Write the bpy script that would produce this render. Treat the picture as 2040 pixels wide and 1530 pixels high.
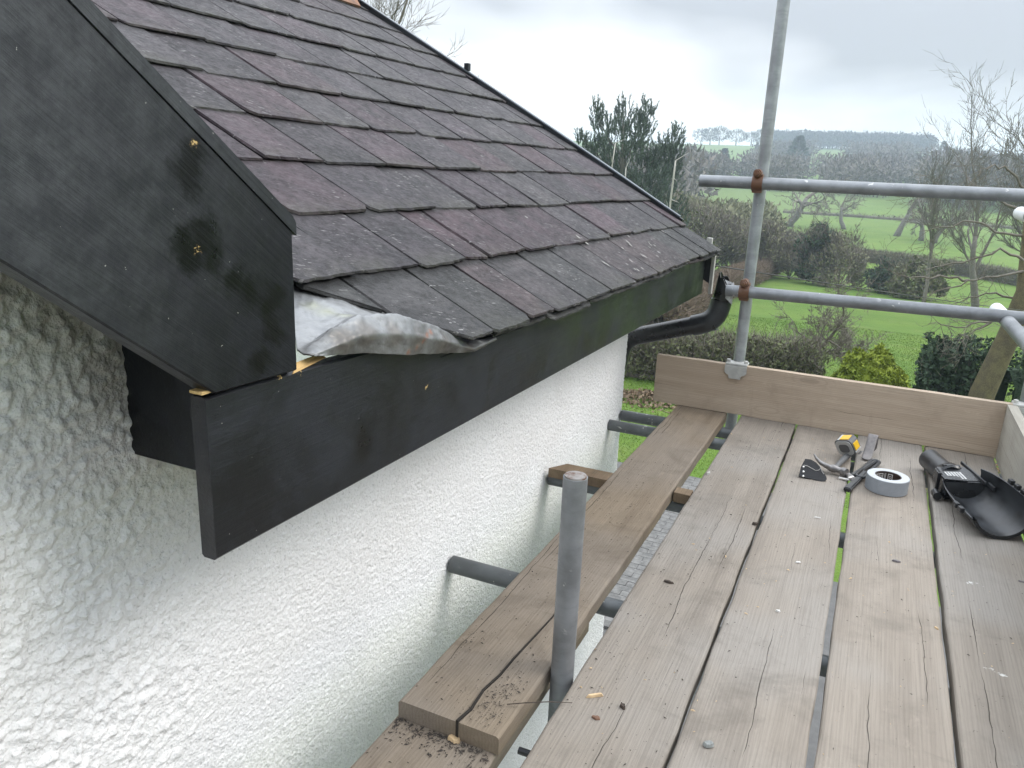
import bpy, bmesh, math, random
import numpy as np
from mathutils import Vector, Matrix, noise as mnoise

for o in list(bpy.data.objects): bpy.data.objects.remove(o)
scene = bpy.context.scene
col = scene.collection
R = math.radians

# ------------------------------------------------------------------ camera
# measured from the photograph's vanishing points (2040 x 1530 px, f = 1550 px, eye 1.02 m above the deck)
EYE = 1.02
PC = np.array([1020.0, 765.0]); FPX = 1550.0
def _d(u, v):
    w = np.array([u-PC[0], v-PC[1], FPX]); return w/np.linalg.norm(w)
_Y = _d(1778, 352); _X = -_d(-2516, 170); _X = _X-_X.dot(_Y)*_Y; _X /= np.linalg.norm(_X); _Z = np.cross(_X, _Y)
CM = np.array([_X, _Y, _Z])            # camera (right, down, forward) -> world
CP = np.array([0, 0, EYE])
def ray(u, v): return CM @ _d(u, v)
def on_x(u, v, x): r = ray(u, v); return CP+r*(x/r[0])
def on_y(u, v, y): r = ray(u, v); return CP+r*(y/r[1])
def on_z(u, v, z): r = ray(u, v); return CP+r*((z-EYE)/r[2])

cam_d = bpy.data.cameras.new('camera'); cam = bpy.data.objects.new('camera', cam_d); col.objects.link(cam)
cam_d.sensor_fit = 'HORIZONTAL'; cam_d.sensor_width = 36; cam_d.lens = 36*FPX/2040
cam_d.clip_start = 0.02; cam_d.clip_end = 6000
rx, dn, fw = CM[:, 0], CM[:, 1], CM[:, 2]
cam.matrix_world = Matrix(((rx[0], -dn[0], -fw[0], 0), (rx[1], -dn[1], -fw[1], 0), (rx[2], -dn[2], -fw[2], EYE), (0, 0, 0, 1)))
scene.camera = cam

# ------------------------------------------------------------------ sky, sun, exposure
CLOUD_LOC = (10.78, 9.52, 9.18)
SUN_EL, SUN_AZ = 42, 72           # azimuth measured from +Y towards +X
world = bpy.data.worlds.new('World'); scene.world = world; world.use_nodes = True
wt = world.node_tree; wt.nodes.clear()
def wn(t, **k):
    n = wt.nodes.new(t)
    for a, b in k.items():
        if a == 'i':
            for kk, vv in b.items(): n.inputs[kk].default_value = vv
        else: setattr(n, a, b)
    return n
wl = lambda a, ao, b, bi: wt.links.new(a.outputs[ao], b.inputs[bi])
sky = wn('ShaderNodeTexSky', sky_type='NISHITA', sun_disc=False, sun_elevation=R(SUN_EL), sun_rotation=R(SUN_AZ))
bg_sky = wn('ShaderNodeBackground', i={'Strength': 0.10}); wl(sky, 'Color', bg_sky, 'Color')
tc = wn('ShaderNodeTexCoord')
sep = wn('ShaderNodeSeparateXYZ'); wl(tc, 'Generated', sep, 0)
# overcast: brighter towards the zenith
grad = wn('ShaderNodeValToRGB'); wl(sep, 'Z', grad, 'Fac')
cr = grad.color_ramp; cr.elements[0].position = 0.0; cr.elements[0].color = (0.50, 0.535, 0.57, 1)
cr.elements[1].position = 1.0; cr.elements[1].color = (1.66, 1.78, 1.93, 1)
for p, c in ((0.05, (0.56, 0.585, 0.61)), (0.12, (0.66, 0.675, 0.69)), (0.35, (0.97, 1.02, 1.085))):
    e_ = cr.elements.new(p); e_.color = (*c, 1)
# cloud banks: flat-based layers seen from below (direction divided by height above the horizon)
zc = wn('ShaderNodeMath', operation='ADD', i={1: 0.16}); wl(sep, 'Z', zc, 0)
zm = wn('ShaderNodeMath', operation='MAXIMUM', i={1: 0.12}); wl(zc, 0, zm, 0)
dv = wn('ShaderNodeVectorMath', operation='DIVIDE'); wl(tc, 'Generated', dv, 0)
cz = wn('ShaderNodeCombineXYZ'); wl(zm, 0, cz, 0); wl(zm, 0, cz, 1); wl(zm, 0, cz, 2); wl(cz, 0, dv, 1)
mp = wn('ShaderNodeMapping'); mp.inputs['Scale'].default_value = (0.24, 0.24, 0.24); mp.inputs['Location'].default_value = CLOUD_LOC
wl(dv, 0, mp, 'Vector')
nz = wn('ShaderNodeTexNoise', i={'Scale': 1.0, 'Detail': 5.0, 'Roughness': 0.5, 'Distortion': 0.3}); wl(mp, 'Vector', nz, 'Vector')
nr = wn('ShaderNodeValToRGB'); wl(nz, 'Fac', nr, 'Fac')
nr.color_ramp.elements[0].position = 0.42; nr.color_ramp.elements[0].color = (1.70, 1.68, 1.65, 1)
nr.color_ramp.elements[1].position = 0.63; nr.color_ramp.elements[1].color = (0.55, 0.56, 0.585, 1)
mul = wn('ShaderNodeMix', data_type='RGBA', blend_type='MULTIPLY'); mul.inputs[0].default_value = 1.0
wl(grad, 'Color', mul, 6); wl(nr, 'Color', mul, 7)
bg_cl = wn('ShaderNodeBackground', i={'Strength': 1.0}); wl(mul, 2, bg_cl, 'Color')
mixw = wn('ShaderNodeMixShader', i={0: 0.93}); wl(bg_sky, 0, mixw, 1); wl(bg_cl, 0, mixw, 2)
wo = wn('ShaderNodeOutputWorld'); wl(mixw, 0, wo, 'Surface')

sun_d = bpy.data.lights.new('sun', 'SUN'); sun = bpy.data.objects.new('sun', sun_d); col.objects.link(sun)
sun_d.energy = 1.2; sun_d.angle = R(25); sun_d.color = (1.0, 0.96, 0.90)
sd = Vector((math.sin(R(SUN_AZ))*math.cos(R(SUN_EL)), math.cos(R(SUN_AZ))*math.cos(R(SUN_EL)), math.sin(R(SUN_EL))))
sun.rotation_euler = sd.to_track_quat('Z', 'Y').to_euler(); sun.location = sd*50

vs = scene.view_settings
vs.view_transform = 'Standard'; vs.look = 'None'; vs.gamma = 1; vs.use_curve_mapping = False; vs.exposure = 0.66
scene.cycles.use_denoising = True; scene.cycles.adaptive_threshold = 0.02
scene.cycles.max_bounces = 8; scene.cycles.volume_bounces = 1

# ------------------------------------------------------------------ helpers
rng = np.random.default_rng(7); random.seed(7)
def nz3(x, y, z): return mnoise.noise(Vector((x, y, z)))

def mesh_obj(name, verts, faces, mat=None, parent=None, loc=(0, 0, 0), smooth=False, rot=None):
    me = bpy.data.meshes.new(name)
    me.from_pydata([tuple(map(float, v)) for v in verts], [], [tuple(map(int, f)) for f in faces]); me.update()
    return link(name, me, mat, parent, loc, smooth, rot)

def link(name, me, mat=None, parent=None, loc=(0, 0, 0), smooth=False, rot=None):
    if mat is not None: me.materials.append(mat)
    if smooth: me.polygons.foreach_set('use_smooth', [True]*len(me.polygons))
    o = bpy.data.objects.new(name, me); col.objects.link(o)
    if parent is not None: o.parent = parent
    o.location = loc
    if rot is not None: o.rotation_euler = rot
    return o

def np_mesh(name, V, F, mat=None, parent=None, loc=(0, 0, 0), smooth=False):
    """big meshes: V (n,3), F (m,k)"""
    V = np.asarray(V, np.float32); F = np.asarray(F, np.int32); k = F.shape[1]
    me = bpy.data.meshes.new(name)
    me.vertices.add(len(V)); me.vertices.foreach_set('co', V.ravel())
    me.loops.add(F.size); me.loops.foreach_set('vertex_index', F.ravel())
    me.polygons.add(len(F)); me.polygons.foreach_set('loop_start', np.arange(0, F.size, k, dtype=np.int32))
    me.update(calc_edges=True); me.validate()
    return link(name, me, mat, parent, loc, smooth)

def tag(o, label=None, cat=None, group=None, kind=None):
    if label: o['label'] = label
    if cat: o['category'] = cat
    if group: o['group'] = group
    if kind: o['kind'] = kind
    return o
def empty(name, loc):
    o = bpy.data.objects.new(name, None); col.objects.link(o); o.location = loc; o.empty_display_size = 0.1; return o

class MB:
    def __init__(s): s.v = []; s.f = []
    def add(s, v, f):
        n = len(s.v); s.v += [tuple(map(float, p)) for p in v]; s.f += [tuple(int(i)+n for i in q) for q in f]; return s
    def box(s, lo, hi, bev=0.0):
        x0, y0, z0 = lo; x1, y1, z1 = hi
        b = min(bev, (x1-x0)/3, (y1-y0)/3, (z1-z0)/3)
        if b <= 0:
            v = [(x, y, z) for z in (z0, z1) for y in (y0, y1) for x in (x0, x1)]
            return s.add(v, [(0, 2, 3, 1), (4, 5, 7, 6), (0, 1, 5, 4), (2, 6, 7, 3), (0, 4, 6, 2), (1, 3, 7, 5)])
        bm = bmesh.new(); bmesh.ops.create_cube(bm, size=1)
        for vv in bm.verts: vv.co = Vector(((x0+x1)/2+vv.co.x*(x1-x0), (y0+y1)/2+vv.co.y*(y1-y0), (z0+z1)/2+vv.co.z*(z1-z0)))
        bmesh.ops.bevel(bm, geom=bm.edges[:], offset=b, segments=2, affect='EDGES', profile=0.5)
        bm.verts.index_update()
        s.add([vv.co for vv in bm.verts], [[q.index for q in fc.verts] for fc in bm.faces]); bm.free(); return s
    def tube(s, pts, rad, sides=12, cap=True, inner=None):
        pts = [Vector(p) for p in pts]; n = len(pts)
        if not hasattr(rad, '__len__'): rad = [rad]*n
        rings = []; up = None
        for i in range(n):
            t = (pts[min(i+1, n-1)]-pts[max(i-1, 0)]).normalized()
            if up is None:
                up = Vector((0, 0, 1)) if abs(t.z) < 0.9 else Vector((1, 0, 0))
            a = t.cross(up).normalized(); b = a.cross(t); up = b
            rings.append([pts[i]+(a*math.cos(2*math.pi*k/sides)+b*math.sin(2*math.pi*k/sides))*rad[i] for k in range(sides)])
        v = [p for r_ in rings for p in r_]; f = []
        for i in range(n-1):
            for k in range(sides):
                k2 = (k+1) % sides
                f.append((i*sides+k, i*sides+k2, (i+1)*sides+k2, (i+1)*sides+k))
        if inner:      # open tube end: rim + inner bore at both ends
            for end, ri in ((0, rings[0]), (n-1, rings[-1])):
                c = pts[end]; t = (pts[end]-pts[end-1 if end else 1]).normalized()
                b0 = len(v); v += [c+(p-c)*inner for p in ri]
                b1 = len(v); v += [c+(p-c)*inner-t*rad[end]*3 for p in ri]
                for k in range(sides):
                    k2 = (k+1) % sides
                    f.append((end*sides+k, end*sides+k2, b0+k2, b0+k)); f.append((b0+k, b0+k2, b1+k2, b1+k))
                f.append(tuple(b1+k for k in range(sides)))
        elif cap:
            f.append(tuple(range(sides-1, -1, -1))); f.append(tuple((n-1)*sides+k for k in range(sides)))
        return s.add(v, f)
    def prism(s, outline, z0, z1, M=None):
        n = len(outline); v = [Vector((p[0], p[1], z0)) for p in outline]+[Vector((p[0], p[1], z1)) for p in outline]
        if M is not None: v = [M @ p for p in v]
        f = [tuple(range(n-1, -1, -1)), tuple(range(n, 2*n))]+[(i, (i+1) % n, n+(i+1) % n, n+i) for i in range(n)]
        return s.add(v, f)
    def build(s, name, mat, parent=None, loc=(0, 0, 0), smooth=False, rot=None, fix=True, auto=None):
        me = bpy.data.meshes.new(name); me.from_pydata(s.v, [], s.f); me.update()
        if fix:
            bm = bmesh.new(); bm.from_mesh(me); bmesh.ops.recalc_face_normals(bm, faces=bm.faces[:]); bm.to_mesh(me); bm.free()
        o = link(name, me, mat, parent, loc, smooth, rot)
        if auto: me.set_sharp_from_angle(angle=R(auto))
        return o

# ------------------------------------------------------------------ materials
def new_mat(name):
    m = bpy.data.materials.new(name); m.use_nodes = True
    nt = m.node_tree; nt.nodes.clear()
    out = nt.nodes.new('ShaderNodeOutputMaterial'); b = nt.nodes.new('ShaderNodeBsdfPrincipled')
    nt.links.new(b.outputs[0], out.inputs['Surface'])
    return m, nt, b
class G:
    """tiny node-graph helper"""
    def __init__(s, name):
        s.m, s.t, s.b = new_mat(name)
        s.tc = s.t.nodes.new('ShaderNodeTexCoord'); s.oi = s.t.nodes.new('ShaderNodeObjectInfo')
    def lk(s, a, b): s.t.links.new(a, b)
    def val(s, x):
        return x
    def setin(s, sock, x):
        if isinstance(x, bpy.types.NodeSocket): s.lk(x, sock)
        elif isinstance(x, (tuple, list)) and len(x) == 3 and sock.type == 'RGBA': sock.default_value = (*x, 1)
        else: sock.default_value = x
    def coord(s, scale=(1, 1, 1), rot=(0, 0, 0), rand=0.0, src='Object', loc=(0, 0, 0)):
        v = s.tc.outputs[src]
        if rand:
            c = s.t.nodes.new('ShaderNodeVectorMath'); c.operation = 'ADD'
            k = s.t.nodes.new('ShaderNodeVectorMath'); k.operation = 'SCALE'; k.inputs[0].default_value = (1.0, 0.73, 0.41)
            mm = s.math('MULTIPLY', s.oi.outputs['Random'], rand); s.lk(mm, k.inputs['Scale'])
            s.lk(v, c.inputs[0]); s.lk(k.outputs[0], c.inputs[1]); v = c.outputs[0]
        if any(rot):
            r_ = s.t.nodes.new('ShaderNodeMapping'); s.lk(v, r_.inputs['Vector']); r_.inputs['Rotation'].default_value = rot; v = r_.outputs[0]
        mp = s.t.nodes.new('ShaderNodeMapping'); s.lk(v, mp.inputs['Vector'])
        mp.inputs['Scale'].default_value = scale; mp.inputs['Location'].default_value = loc
        return mp.outputs[0]
    def noise(s, vec, scale=5, detail=4, rough=0.5, dist=0.0, out='Fac'):
        n = s.t.nodes.new('ShaderNodeTexNoise'); s.lk(vec, n.inputs['Vector'])
        n.inputs['Scale'].default_value = scale; n.inputs['Detail'].default_value = detail
        n.inputs['Roughness'].default_value = rough; n.inputs['Distortion'].default_value = dist
        return n.outputs[out]
    def voro(s, vec, scale=5, feature='F1', out='Distance', rnd=1.0):
        n = s.t.nodes.new('ShaderNodeTexVoronoi'); n.feature = feature; s.lk(vec, n.inputs['Vector']); n.inputs['Scale'].default_value = scale
        n.inputs['Randomness'].default_value = rnd
        return n.outputs[out]
    def wave(s, vec, scale=5, dist=2, detail=2, dscale=1, dirn='X'):
        n = s.t.nodes.new('ShaderNodeTexWave'); n.bands_direction = dirn; s.lk(vec, n.inputs['Vector'])
        n.inputs['Scale'].default_value = scale; n.inputs['Distortion'].default_value = dist
        n.inputs['Detail'].default_value = detail; n.inputs['Detail Scale'].default_value = dscale
        return n.outputs['Fac']
    def math(s, op, a, b=None, c=None, clamp=False):
        n = s.t.nodes.new('ShaderNodeMath'); n.operation = op; n.use_clamp = clamp
        s.setin(n.inputs[0], a)
        if b is not None: s.setin(n.inputs[1], b)
        if c is not None: s.setin(n.inputs[2], c)
        return n.outputs[0]
    def step(s, x, lo, hi, a=0.0, b=1.0):
        n = s.t.nodes.new('ShaderNodeMapRange'); n.interpolation_type = 'SMOOTHSTEP'
        s.setin(n.inputs[0], x); n.inputs[1].default_value = lo; n.inputs[2].default_value = hi
        n.inputs[3].default_value = a; n.inputs[4].default_value = b
        return n.outputs[0]
    def mix(s, f, a, b, blend='MIX'):
        n = s.t.nodes.new('ShaderNodeMix'); n.data_type = 'RGBA'; n.blend_type = blend
        s.setin(n.inputs[0], f); s.setin(n.inputs[6], a); s.setin(n.inputs[7], b); return n.outputs[2]
    def near(s, pts, r0, r1, wob=None):
        """1 close to any of the given object-space points"""
        best = None
        for p in pts:
            n = s.t.nodes.new('ShaderNodeVectorMath'); n.operation = 'DISTANCE'
            s.lk(s.tc.outputs['Object'], n.inputs[0]); n.inputs[1].default_value = p
            d = n.outputs['Value']
            best = d if best is None else s.math('MINIMUM', best, d)
        if wob is not None: best = s.math('ADD', best, wob)
        return s.step(best, r0, r1, 1.0, 0.0)
    def bump(s, h, strength=0.3, dist=0.01, prev=None):
        n = s.t.nodes.new('ShaderNodeBump'); n.inputs['Strength'].default_value = strength; n.inputs['Distance'].default_value = dist
        s.lk(h, n.inputs['Height'])
        if prev is not None: s.lk(prev, n.inputs['Normal'])
        return n.outputs[0]
    def out(s, color=None, rough=0.6, normal=None, metal=0.0, spec=0.5):
        if color is not None: s.setin(s.b.inputs['Base Color'], color)
        s.setin(s.b.inputs['Roughness'], rough); s.setin(s.b.inputs['Metallic'], metal)
        s.b.inputs['Specular IOR Level'].default_value = spec
        if normal is not None: s.lk(normal, s.b.inputs['Normal'])
        return s.m

def plain(name, c, rough=0.6, metal=0.0, var=0.15, scale=12, spec=0.5):
    g = G(name); n = g.noise(g.coord(rand=31), scale, 5, 0.6)
    k = g.step(n, 0.3, 0.7, 1-var, 1+var)
    cc = g.mix(1.0, c, g.mix(0.0, (1, 1, 1), (1, 1, 1)), 'MULTIPLY')
    hsv = g.t.nodes.new('ShaderNodeHueSaturation'); hsv.inputs['Color'].default_value = (*c, 1); g.lk(k, hsv.inputs['Value'])
    return g.out(hsv.outputs[0], g.step(n, 0.2, 0.8, rough-0.08, min(1, rough+0.08)), g.bump(n, 0.15, 0.002), metal, spec)

def wood(name, light, dark, dirt=(0.05, 0.04, 0.03), crack=1.0, spots=1.0, knots=True, grey=None, rough=0.8, stain=0.5, paint=()):
    """weathered sawn board: local y runs along the grain"""
    g = G(name)
    c1 = g.coord((9, 0.45, 9), rand=40); c2 = g.coord((130, 3.0, 130), rand=40); c3 = g.coord((1, 1, 1), rand=40)
    broad = g.noise(c1, 1.6, 4, 0.6, 0.3); fine = g.noise(c2, 2.0, 4, 0.7, 0.2)
    rings = g.wave(g.coord((1, 0.045, 1), rand=40), 42, 7, 3, 1.3)
    base = g.mix(g.step(broad, 0.3, 0.72), light, dark)
    if grey: base = g.mix(g.math('MULTIPLY', g.step(g.noise(c3, 1.7, 3, 0.5), 0.42, 0.62), 0.8), base, grey)
    base = g.mix(g.math('MULTIPLY', g.step(fine, 0.45, 0.75), 0.34), base, tuple(x*0.55 for x in dark))
    base = g.mix(g.math('MULTIPLY', g.step(rings, 0.55, 0.95), 0.16), base, tuple(x*0.6 for x in dark))
    # blotchy stains and cross-grain smears left by boots and saws
    st = g.noise(c3, 5.0, 6, 0.65, 0.4)
    base = g.mix(g.math('MULTIPLY', g.step(st, 0.50, 0.75), stain), base, tuple(x*0.5 for x in dark))
    sm = g.noise(g.coord((3.5, 30, 3), rand=17), 1.0, 5, 0.65)
    base = g.mix(g.math('MULTIPLY', g.step(sm, 0.60, 0.78), stain*0.9), base, tuple(x*0.55 for x in dark))
    sc = g.noise(g.coord((3, 1.2, 3), rand=17), 9, 6, 0.75)
    base = g.mix(g.math('MULTIPLY', g.step(sc, 0.58, 0.74), 0.35), base, tuple(min(1, x*1.3) for x in light))
    h = g.math('MULTIPLY', fine, 1.0)
    if knots:
        kv = g.voro(g.coord((4.3, 1.25, 0.4), rand=40), 1.0)
        kn = g.step(kv, 0.02, 0.07, 1.0, 0.0)
        base = g.mix(g.math('MULTIPLY', kn, 0.45), base, tuple(x*0.5 for x in dark))
        kr = g.math('SINE', g.math('MULTIPLY', kv, 160.0))
        base = g.mix(g.math('MULTIPLY', g.math('MULTIPLY', g.step(kr, 0.2, 1.0), g.step(kv, 0.05, 0.17, 1.0, 0.0)), 0.22), base, tuple(x*0.5 for x in dark))
    tone = g.math('ADD', g.math('MULTIPLY', g.math('FRACT', g.math('MULTIPLY', g.oi.outputs['Random'], 57.3)), 0.22), 0.88)
    hs = g.t.nodes.new('ShaderNodeHueSaturation'); g.lk(base, hs.inputs['Color']); g.lk(tone, hs.inputs['Value']); base = hs.outputs[0]
    mud = g.noise(g.coord(rand=9), 2.6, 6, 0.7, 0.8)
    base = g.mix(g.math('MULTIPLY', g.step(mud, 0.54, 0.72), stain*0.7), base, tuple(x*0.5 for x in dark))
    # thin drying cracks wandering along the grain
    sp_ = g.t.nodes.new('ShaderNodeSeparateXYZ'); g.lk(g.tc.outputs['Object'], sp_.inputs[0])
    ck = None
    for i, (mul_, ph) in enumerate(((7.13, 0.0), (23.9, 6.7))):
        wob = g.noise(g.coord((0, 1, 0), rand=40+ph, loc=(ph, 0, ph)), 2.2, 4, 0.62)
        off = g.math('SUBTRACT', g.math('FRACT', g.math('MULTIPLY', g.oi.outputs['Random'], mul_)), 0.5)
        x = g.math('ADD', sp_.outputs['X'], g.math('MULTIPLY', g.math('SUBTRACT', wob, 0.5), 0.05)); x = g.math('SUBTRACT', x, g.math('MULTIPLY', off, 0.19))
        msk = g.step(g.noise(g.coord((0, 1, 0), rand=23+ph, loc=(5+ph, 0, 0)), 1.7, 3), 0.50, 0.60)
        wd = g.math('MULTIPLY', g.noise(g.coord((0, 1, 0), rand=11, loc=(0, 0, ph)), 9, 2), 0.0019)
        l = g.math('MULTIPLY', g.math('LESS_THAN', g.math('ABSOLUTE', x), g.math('MULTIPLY', wd, msk)), 1.0)
        ck = l if ck is None else g.math('MAXIMUM', ck, l)
    ck = g.math('MULTIPLY', ck, crack*0.85, clamp=True)
    base = g.mix(ck, base, (0.025, 0.020, 0.016))
    # dark specks of grit and bark
    sp = g.step(g.noise(g.coord((1, 0.6, 1), rand=40), 95, 3, 0.6), 0.70, 0.735); spm = g.step(g.noise(c3, 3.1, 3), 0.46, 0.64)
    sk = g.math('MULTIPLY', g.math('MULTIPLY', sp, spm), spots, clamp=True)
    base = g.mix(sk, base, dirt)
    if paint:
        pm_ = g.near(paint, 0.004, 0.010, g.math('MULTIPLY', g.math('SUBTRACT', g.noise(g.coord(), 60, 5, 0.7), 0.42), 0.09))
        base = g.mix(g.math('MULTIPLY', pm_, 0.75), base, (0.66, 0.65, 0.62))
    h = g.math('SUBTRACT', h, g.math('MULTIPLY', ck, 2.0)); h = g.math('ADD', h, g.math('MULTIPLY', rings, 0.25)); h = g.math('ADD', h, g.math('MULTIPLY', sk, 0.6))
    return g.out(base, rough, g.bump(h, 0.35, 0.003), 0, 0.25)

M = {}
M['deck'] = wood('weathered_deck_wood', (0.278, 0.242, 0.203), (0.214, 0.184, 0.153), grey=(0.278, 0.256, 0.230), stain=0.45)
M['deck4'] = wood('paint_spotted_deck_wood', (0.280, 0.246, 0.208), (0.222, 0.193, 0.162), grey=(0.28, 0.259, 0.234), stain=0.42, paint=[(-0.05, 1.08, 0.019), (-0.03, 1.085, 0.019), (-0.02, 0.66, 0.019), (-0.04, 0.67, 0.019), (-0.09, 2.08, 0.019)])
M['inner'] = wood('brown_deck_wood', (0.26, 0.208, 0.152), (0.185, 0.143, 0.102), grey=(0.235, 0.20, 0.165), crack=1.0, stain=0.5)
M['toe'] = wood('toe_board_wood', (0.50, 0.405, 0.31), (0.40, 0.315, 0.235), crack=0.6, spots=0.3, stain=0.35)
M['toe2'] = wood('grey_toe_board_wood', (0.40, 0.38, 0.33), (0.31, 0.29, 0.25), crack=0.5, spots=0.4, stain=0.3)
M['packer'] = wood('packer_wood', (0.22, 0.16, 0.105), (0.14, 0.10, 0.065), spots=1.0)
M['rawwood'] = wood('bare_pine', (0.62, 0.44, 0.20), (0.45, 0.29, 0.12), crack=0.3, spots=0.2, knots=False)
M['palewood'] = wood('pale_board_end', (0.48, 0.47, 0.44), (0.36, 0.35, 0.32), spots=0.6, knots=False)

def mk_black(name, scrapes=(), tint=(0.0075, 0.0084, 0.0115), green=0.0, wet=(), rx=0.0, fade=None, spec=0.42):
    """brushed black paint on sawn board; grain along local y turned by rx about x"""
    g = G(name); ro = (rx, 0, 0)
    grain = g.noise(g.coord((110, 2.6, 110), rot=ro, rand=11), 2, 5, 0.65)
    broad = g.noise(g.coord((16, 1.1, 16), rot=ro, rand=11), 1.2, 5, 0.6, 0.4); blot = g.noise(g.coord(rand=11), 7, 6, 0.65, 0.8); smal = g.noise(g.coord(rand=7), 38, 5, 0.7)
    base = g.mix(g.step(blot, 0.36, 0.66), tuple(x*0.55 for x in tint), tuple(x*1.5 for x in tint))
    base = g.mix(g.math('MULTIPLY', g.step(smal, 0.5, 0.75), 0.5), base, tuple(x*2.4 for x in tint))
    base = g.mix(g.math('MULTIPLY', g.step(grain, 0.55, 0.8), 0.5), base, tuple(x*2.6 for x in tint))
    if fade is not None:    # paler towards one end, darker towards the other
        s = g.t.nodes.new('ShaderNodeSeparateXYZ'); g.lk(g.tc.outputs['Object'], s.inputs[0])
        f_ = g.step(g.math('ADD', g.math('SUBTRACT', s.outputs['Y'], g.math('MULTIPLY', s.outputs['Z'], 0.6)), g.math('MULTIPLY', g.math('SUBTRACT', blot, 0.5), 0.35)), fade[0], fade[1], 1.0, 0.0)
        base = g.mix(g.math('MULTIPLY', f_, 0.85), base, g.mix(g.step(smal, 0.3, 0.7), (0.030, 0.032, 0.036), (0.064, 0.067, 0.072)))
    sp = g.step(g.noise(g.coord(rand=5), 150, 2), 0.765, 0.785)
    base = g.mix(g.math('MULTIPLY', sp, 0.8), base, (0.30, 0.29, 0.27))
    rough = g.step(g.math('ADD', g.math('MULTIPLY', blot, 0.6), g.math('MULTIPLY', broad, 0.4)), 0.35, 0.65, 0.30, 0.60)
    if green:
        gm = g.step(g.noise(g.coord((1, 1, 1)), 4, 4), 0.35, 0.65)
        s = g.t.nodes.new('ShaderNodeSeparateXYZ'); g.lk(g.tc.outputs['Object'], s.inputs[0])
        base = g.mix(g.math('MULTIPLY', g.math('MULTIPLY', g.step(s.outputs['Y'], 1.45, 2.2), gm), green), base, (0.020, 0.030, 0.017))
    if wet:
        w = g.near(wet, 0.006, 0.032, g.math('MULTIPLY', g.math('SUBTRACT', g.noise(g.coord((1, 0.6, 1), rot=ro), 34, 7, 0.75), 0.48), 0.085))
        base = g.mix(g.math('MULTIPLY', w, 0.97), base, (0.0016, 0.0016, 0.0020))
        rough = g.math('SUBTRACT', rough, g.math('MULTIPLY', w, 0.12))
    if scrapes:
        w = g.near(scrapes, 0.002, 0.0055, g.math('MULTIPLY', g.math('SUBTRACT', g.noise(g.coord((60, 60, 60), rot=ro), 4.5, 5, 0.7), 0.44), 0.030))
        base = g.mix(w, base, (0.55, 0.38, 0.16))
    h = g.math('ADD', g.math('ADD', grain, g.math('MULTIPLY', blot, 0.5)), g.math('MULTIPLY', smal, 0.5))
    return g.out(base, rough, g.bump(h, 0.38, 0.0018), 0, spec)

def mk_slate():
    g = G('riven_slate')
    c = g.coord(rand=60)
    n1 = g.noise(c, 10, 7, 0.65, 0.5); n2 = g.noise(g.coord((22, 70, 1), rot=(0, 0, 0.5), rand=60), 1.0, 5, 0.7, 0.4); n3 = g.noise(c, 55, 6, 0.75)
    base = g.mix(1.0, g.oi.outputs['Color'], g.mix(g.step(n1, 0.3, 0.7), (0.55, 0.56, 0.57), (1.45, 1.40, 1.38)), 'MULTIPLY')
    base = g.mix(g.math('MULTIPLY', g.step(n3, 0.48, 0.70), 0.55), base, (0.014, 0.013, 0.013))
    base = g.mix(g.math('MULTIPLY', g.step(n2, 0.52, 0.74), 0.35), base, (0.085, 0.080, 0.082))
    # short pale scratches
    sv = g.noise(g.coord((55, 210, 1), rot=(0, 0, 0.42), rand=60), 1.0, 2, 0.5)
    sm = g.step(g.noise(c, 11, 3), 0.46, 0.62)
    base = g.mix(g.math('MULTIPLY', g.math('MULTIPLY', g.step(sv, 0.64, 0.69), sm), 0.85), base, (0.26, 0.25, 0.245))
    # mossy dirt near the tail
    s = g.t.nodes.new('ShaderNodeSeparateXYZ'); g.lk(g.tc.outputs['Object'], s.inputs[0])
    tail = g.step(s.outputs['Y'], -0.225, -0.15, 1.0, 0.0)
    base = g.mix(g.math('MULTIPLY', g.math('MULTIPLY', tail, g.step(n1, 0.4, 0.62)), 0.6), base, (0.044, 0.046, 0.034))
    blk = g.noise(g.coord((3, 1.2, 1), rand=33), 5, 5, 0.6)
    base = g.mix(g.math('MULTIPLY', g.step(blk, 0.5, 0.72), 0.55), base, (0.017, 0.016, 0.017))
    # the lapped half shows only in the joints; their shade is painted near-black
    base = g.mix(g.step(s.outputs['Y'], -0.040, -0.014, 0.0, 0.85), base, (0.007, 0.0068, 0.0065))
    lay = g.noise(g.coord((6, 20, 1), rot=(0, 0, 0.45), rand=60), 1.0, 5, 0.6, 0.3)
    h = g.math('ADD', g.math('MULTIPLY', g.math('SNAP', lay, 0.06), 3.5), g.math('ADD', g.math('MULTIPLY', n3, 0.9), g.math('MULTIPLY', n2, 0.9)))
    return g.out(base, g.step(n3, 0.3, 0.7, 0.55, 0.78), g.bump(h, 0.75, 0.0045), 0, 0.30)
M['slate'] = mk_slate()

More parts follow.
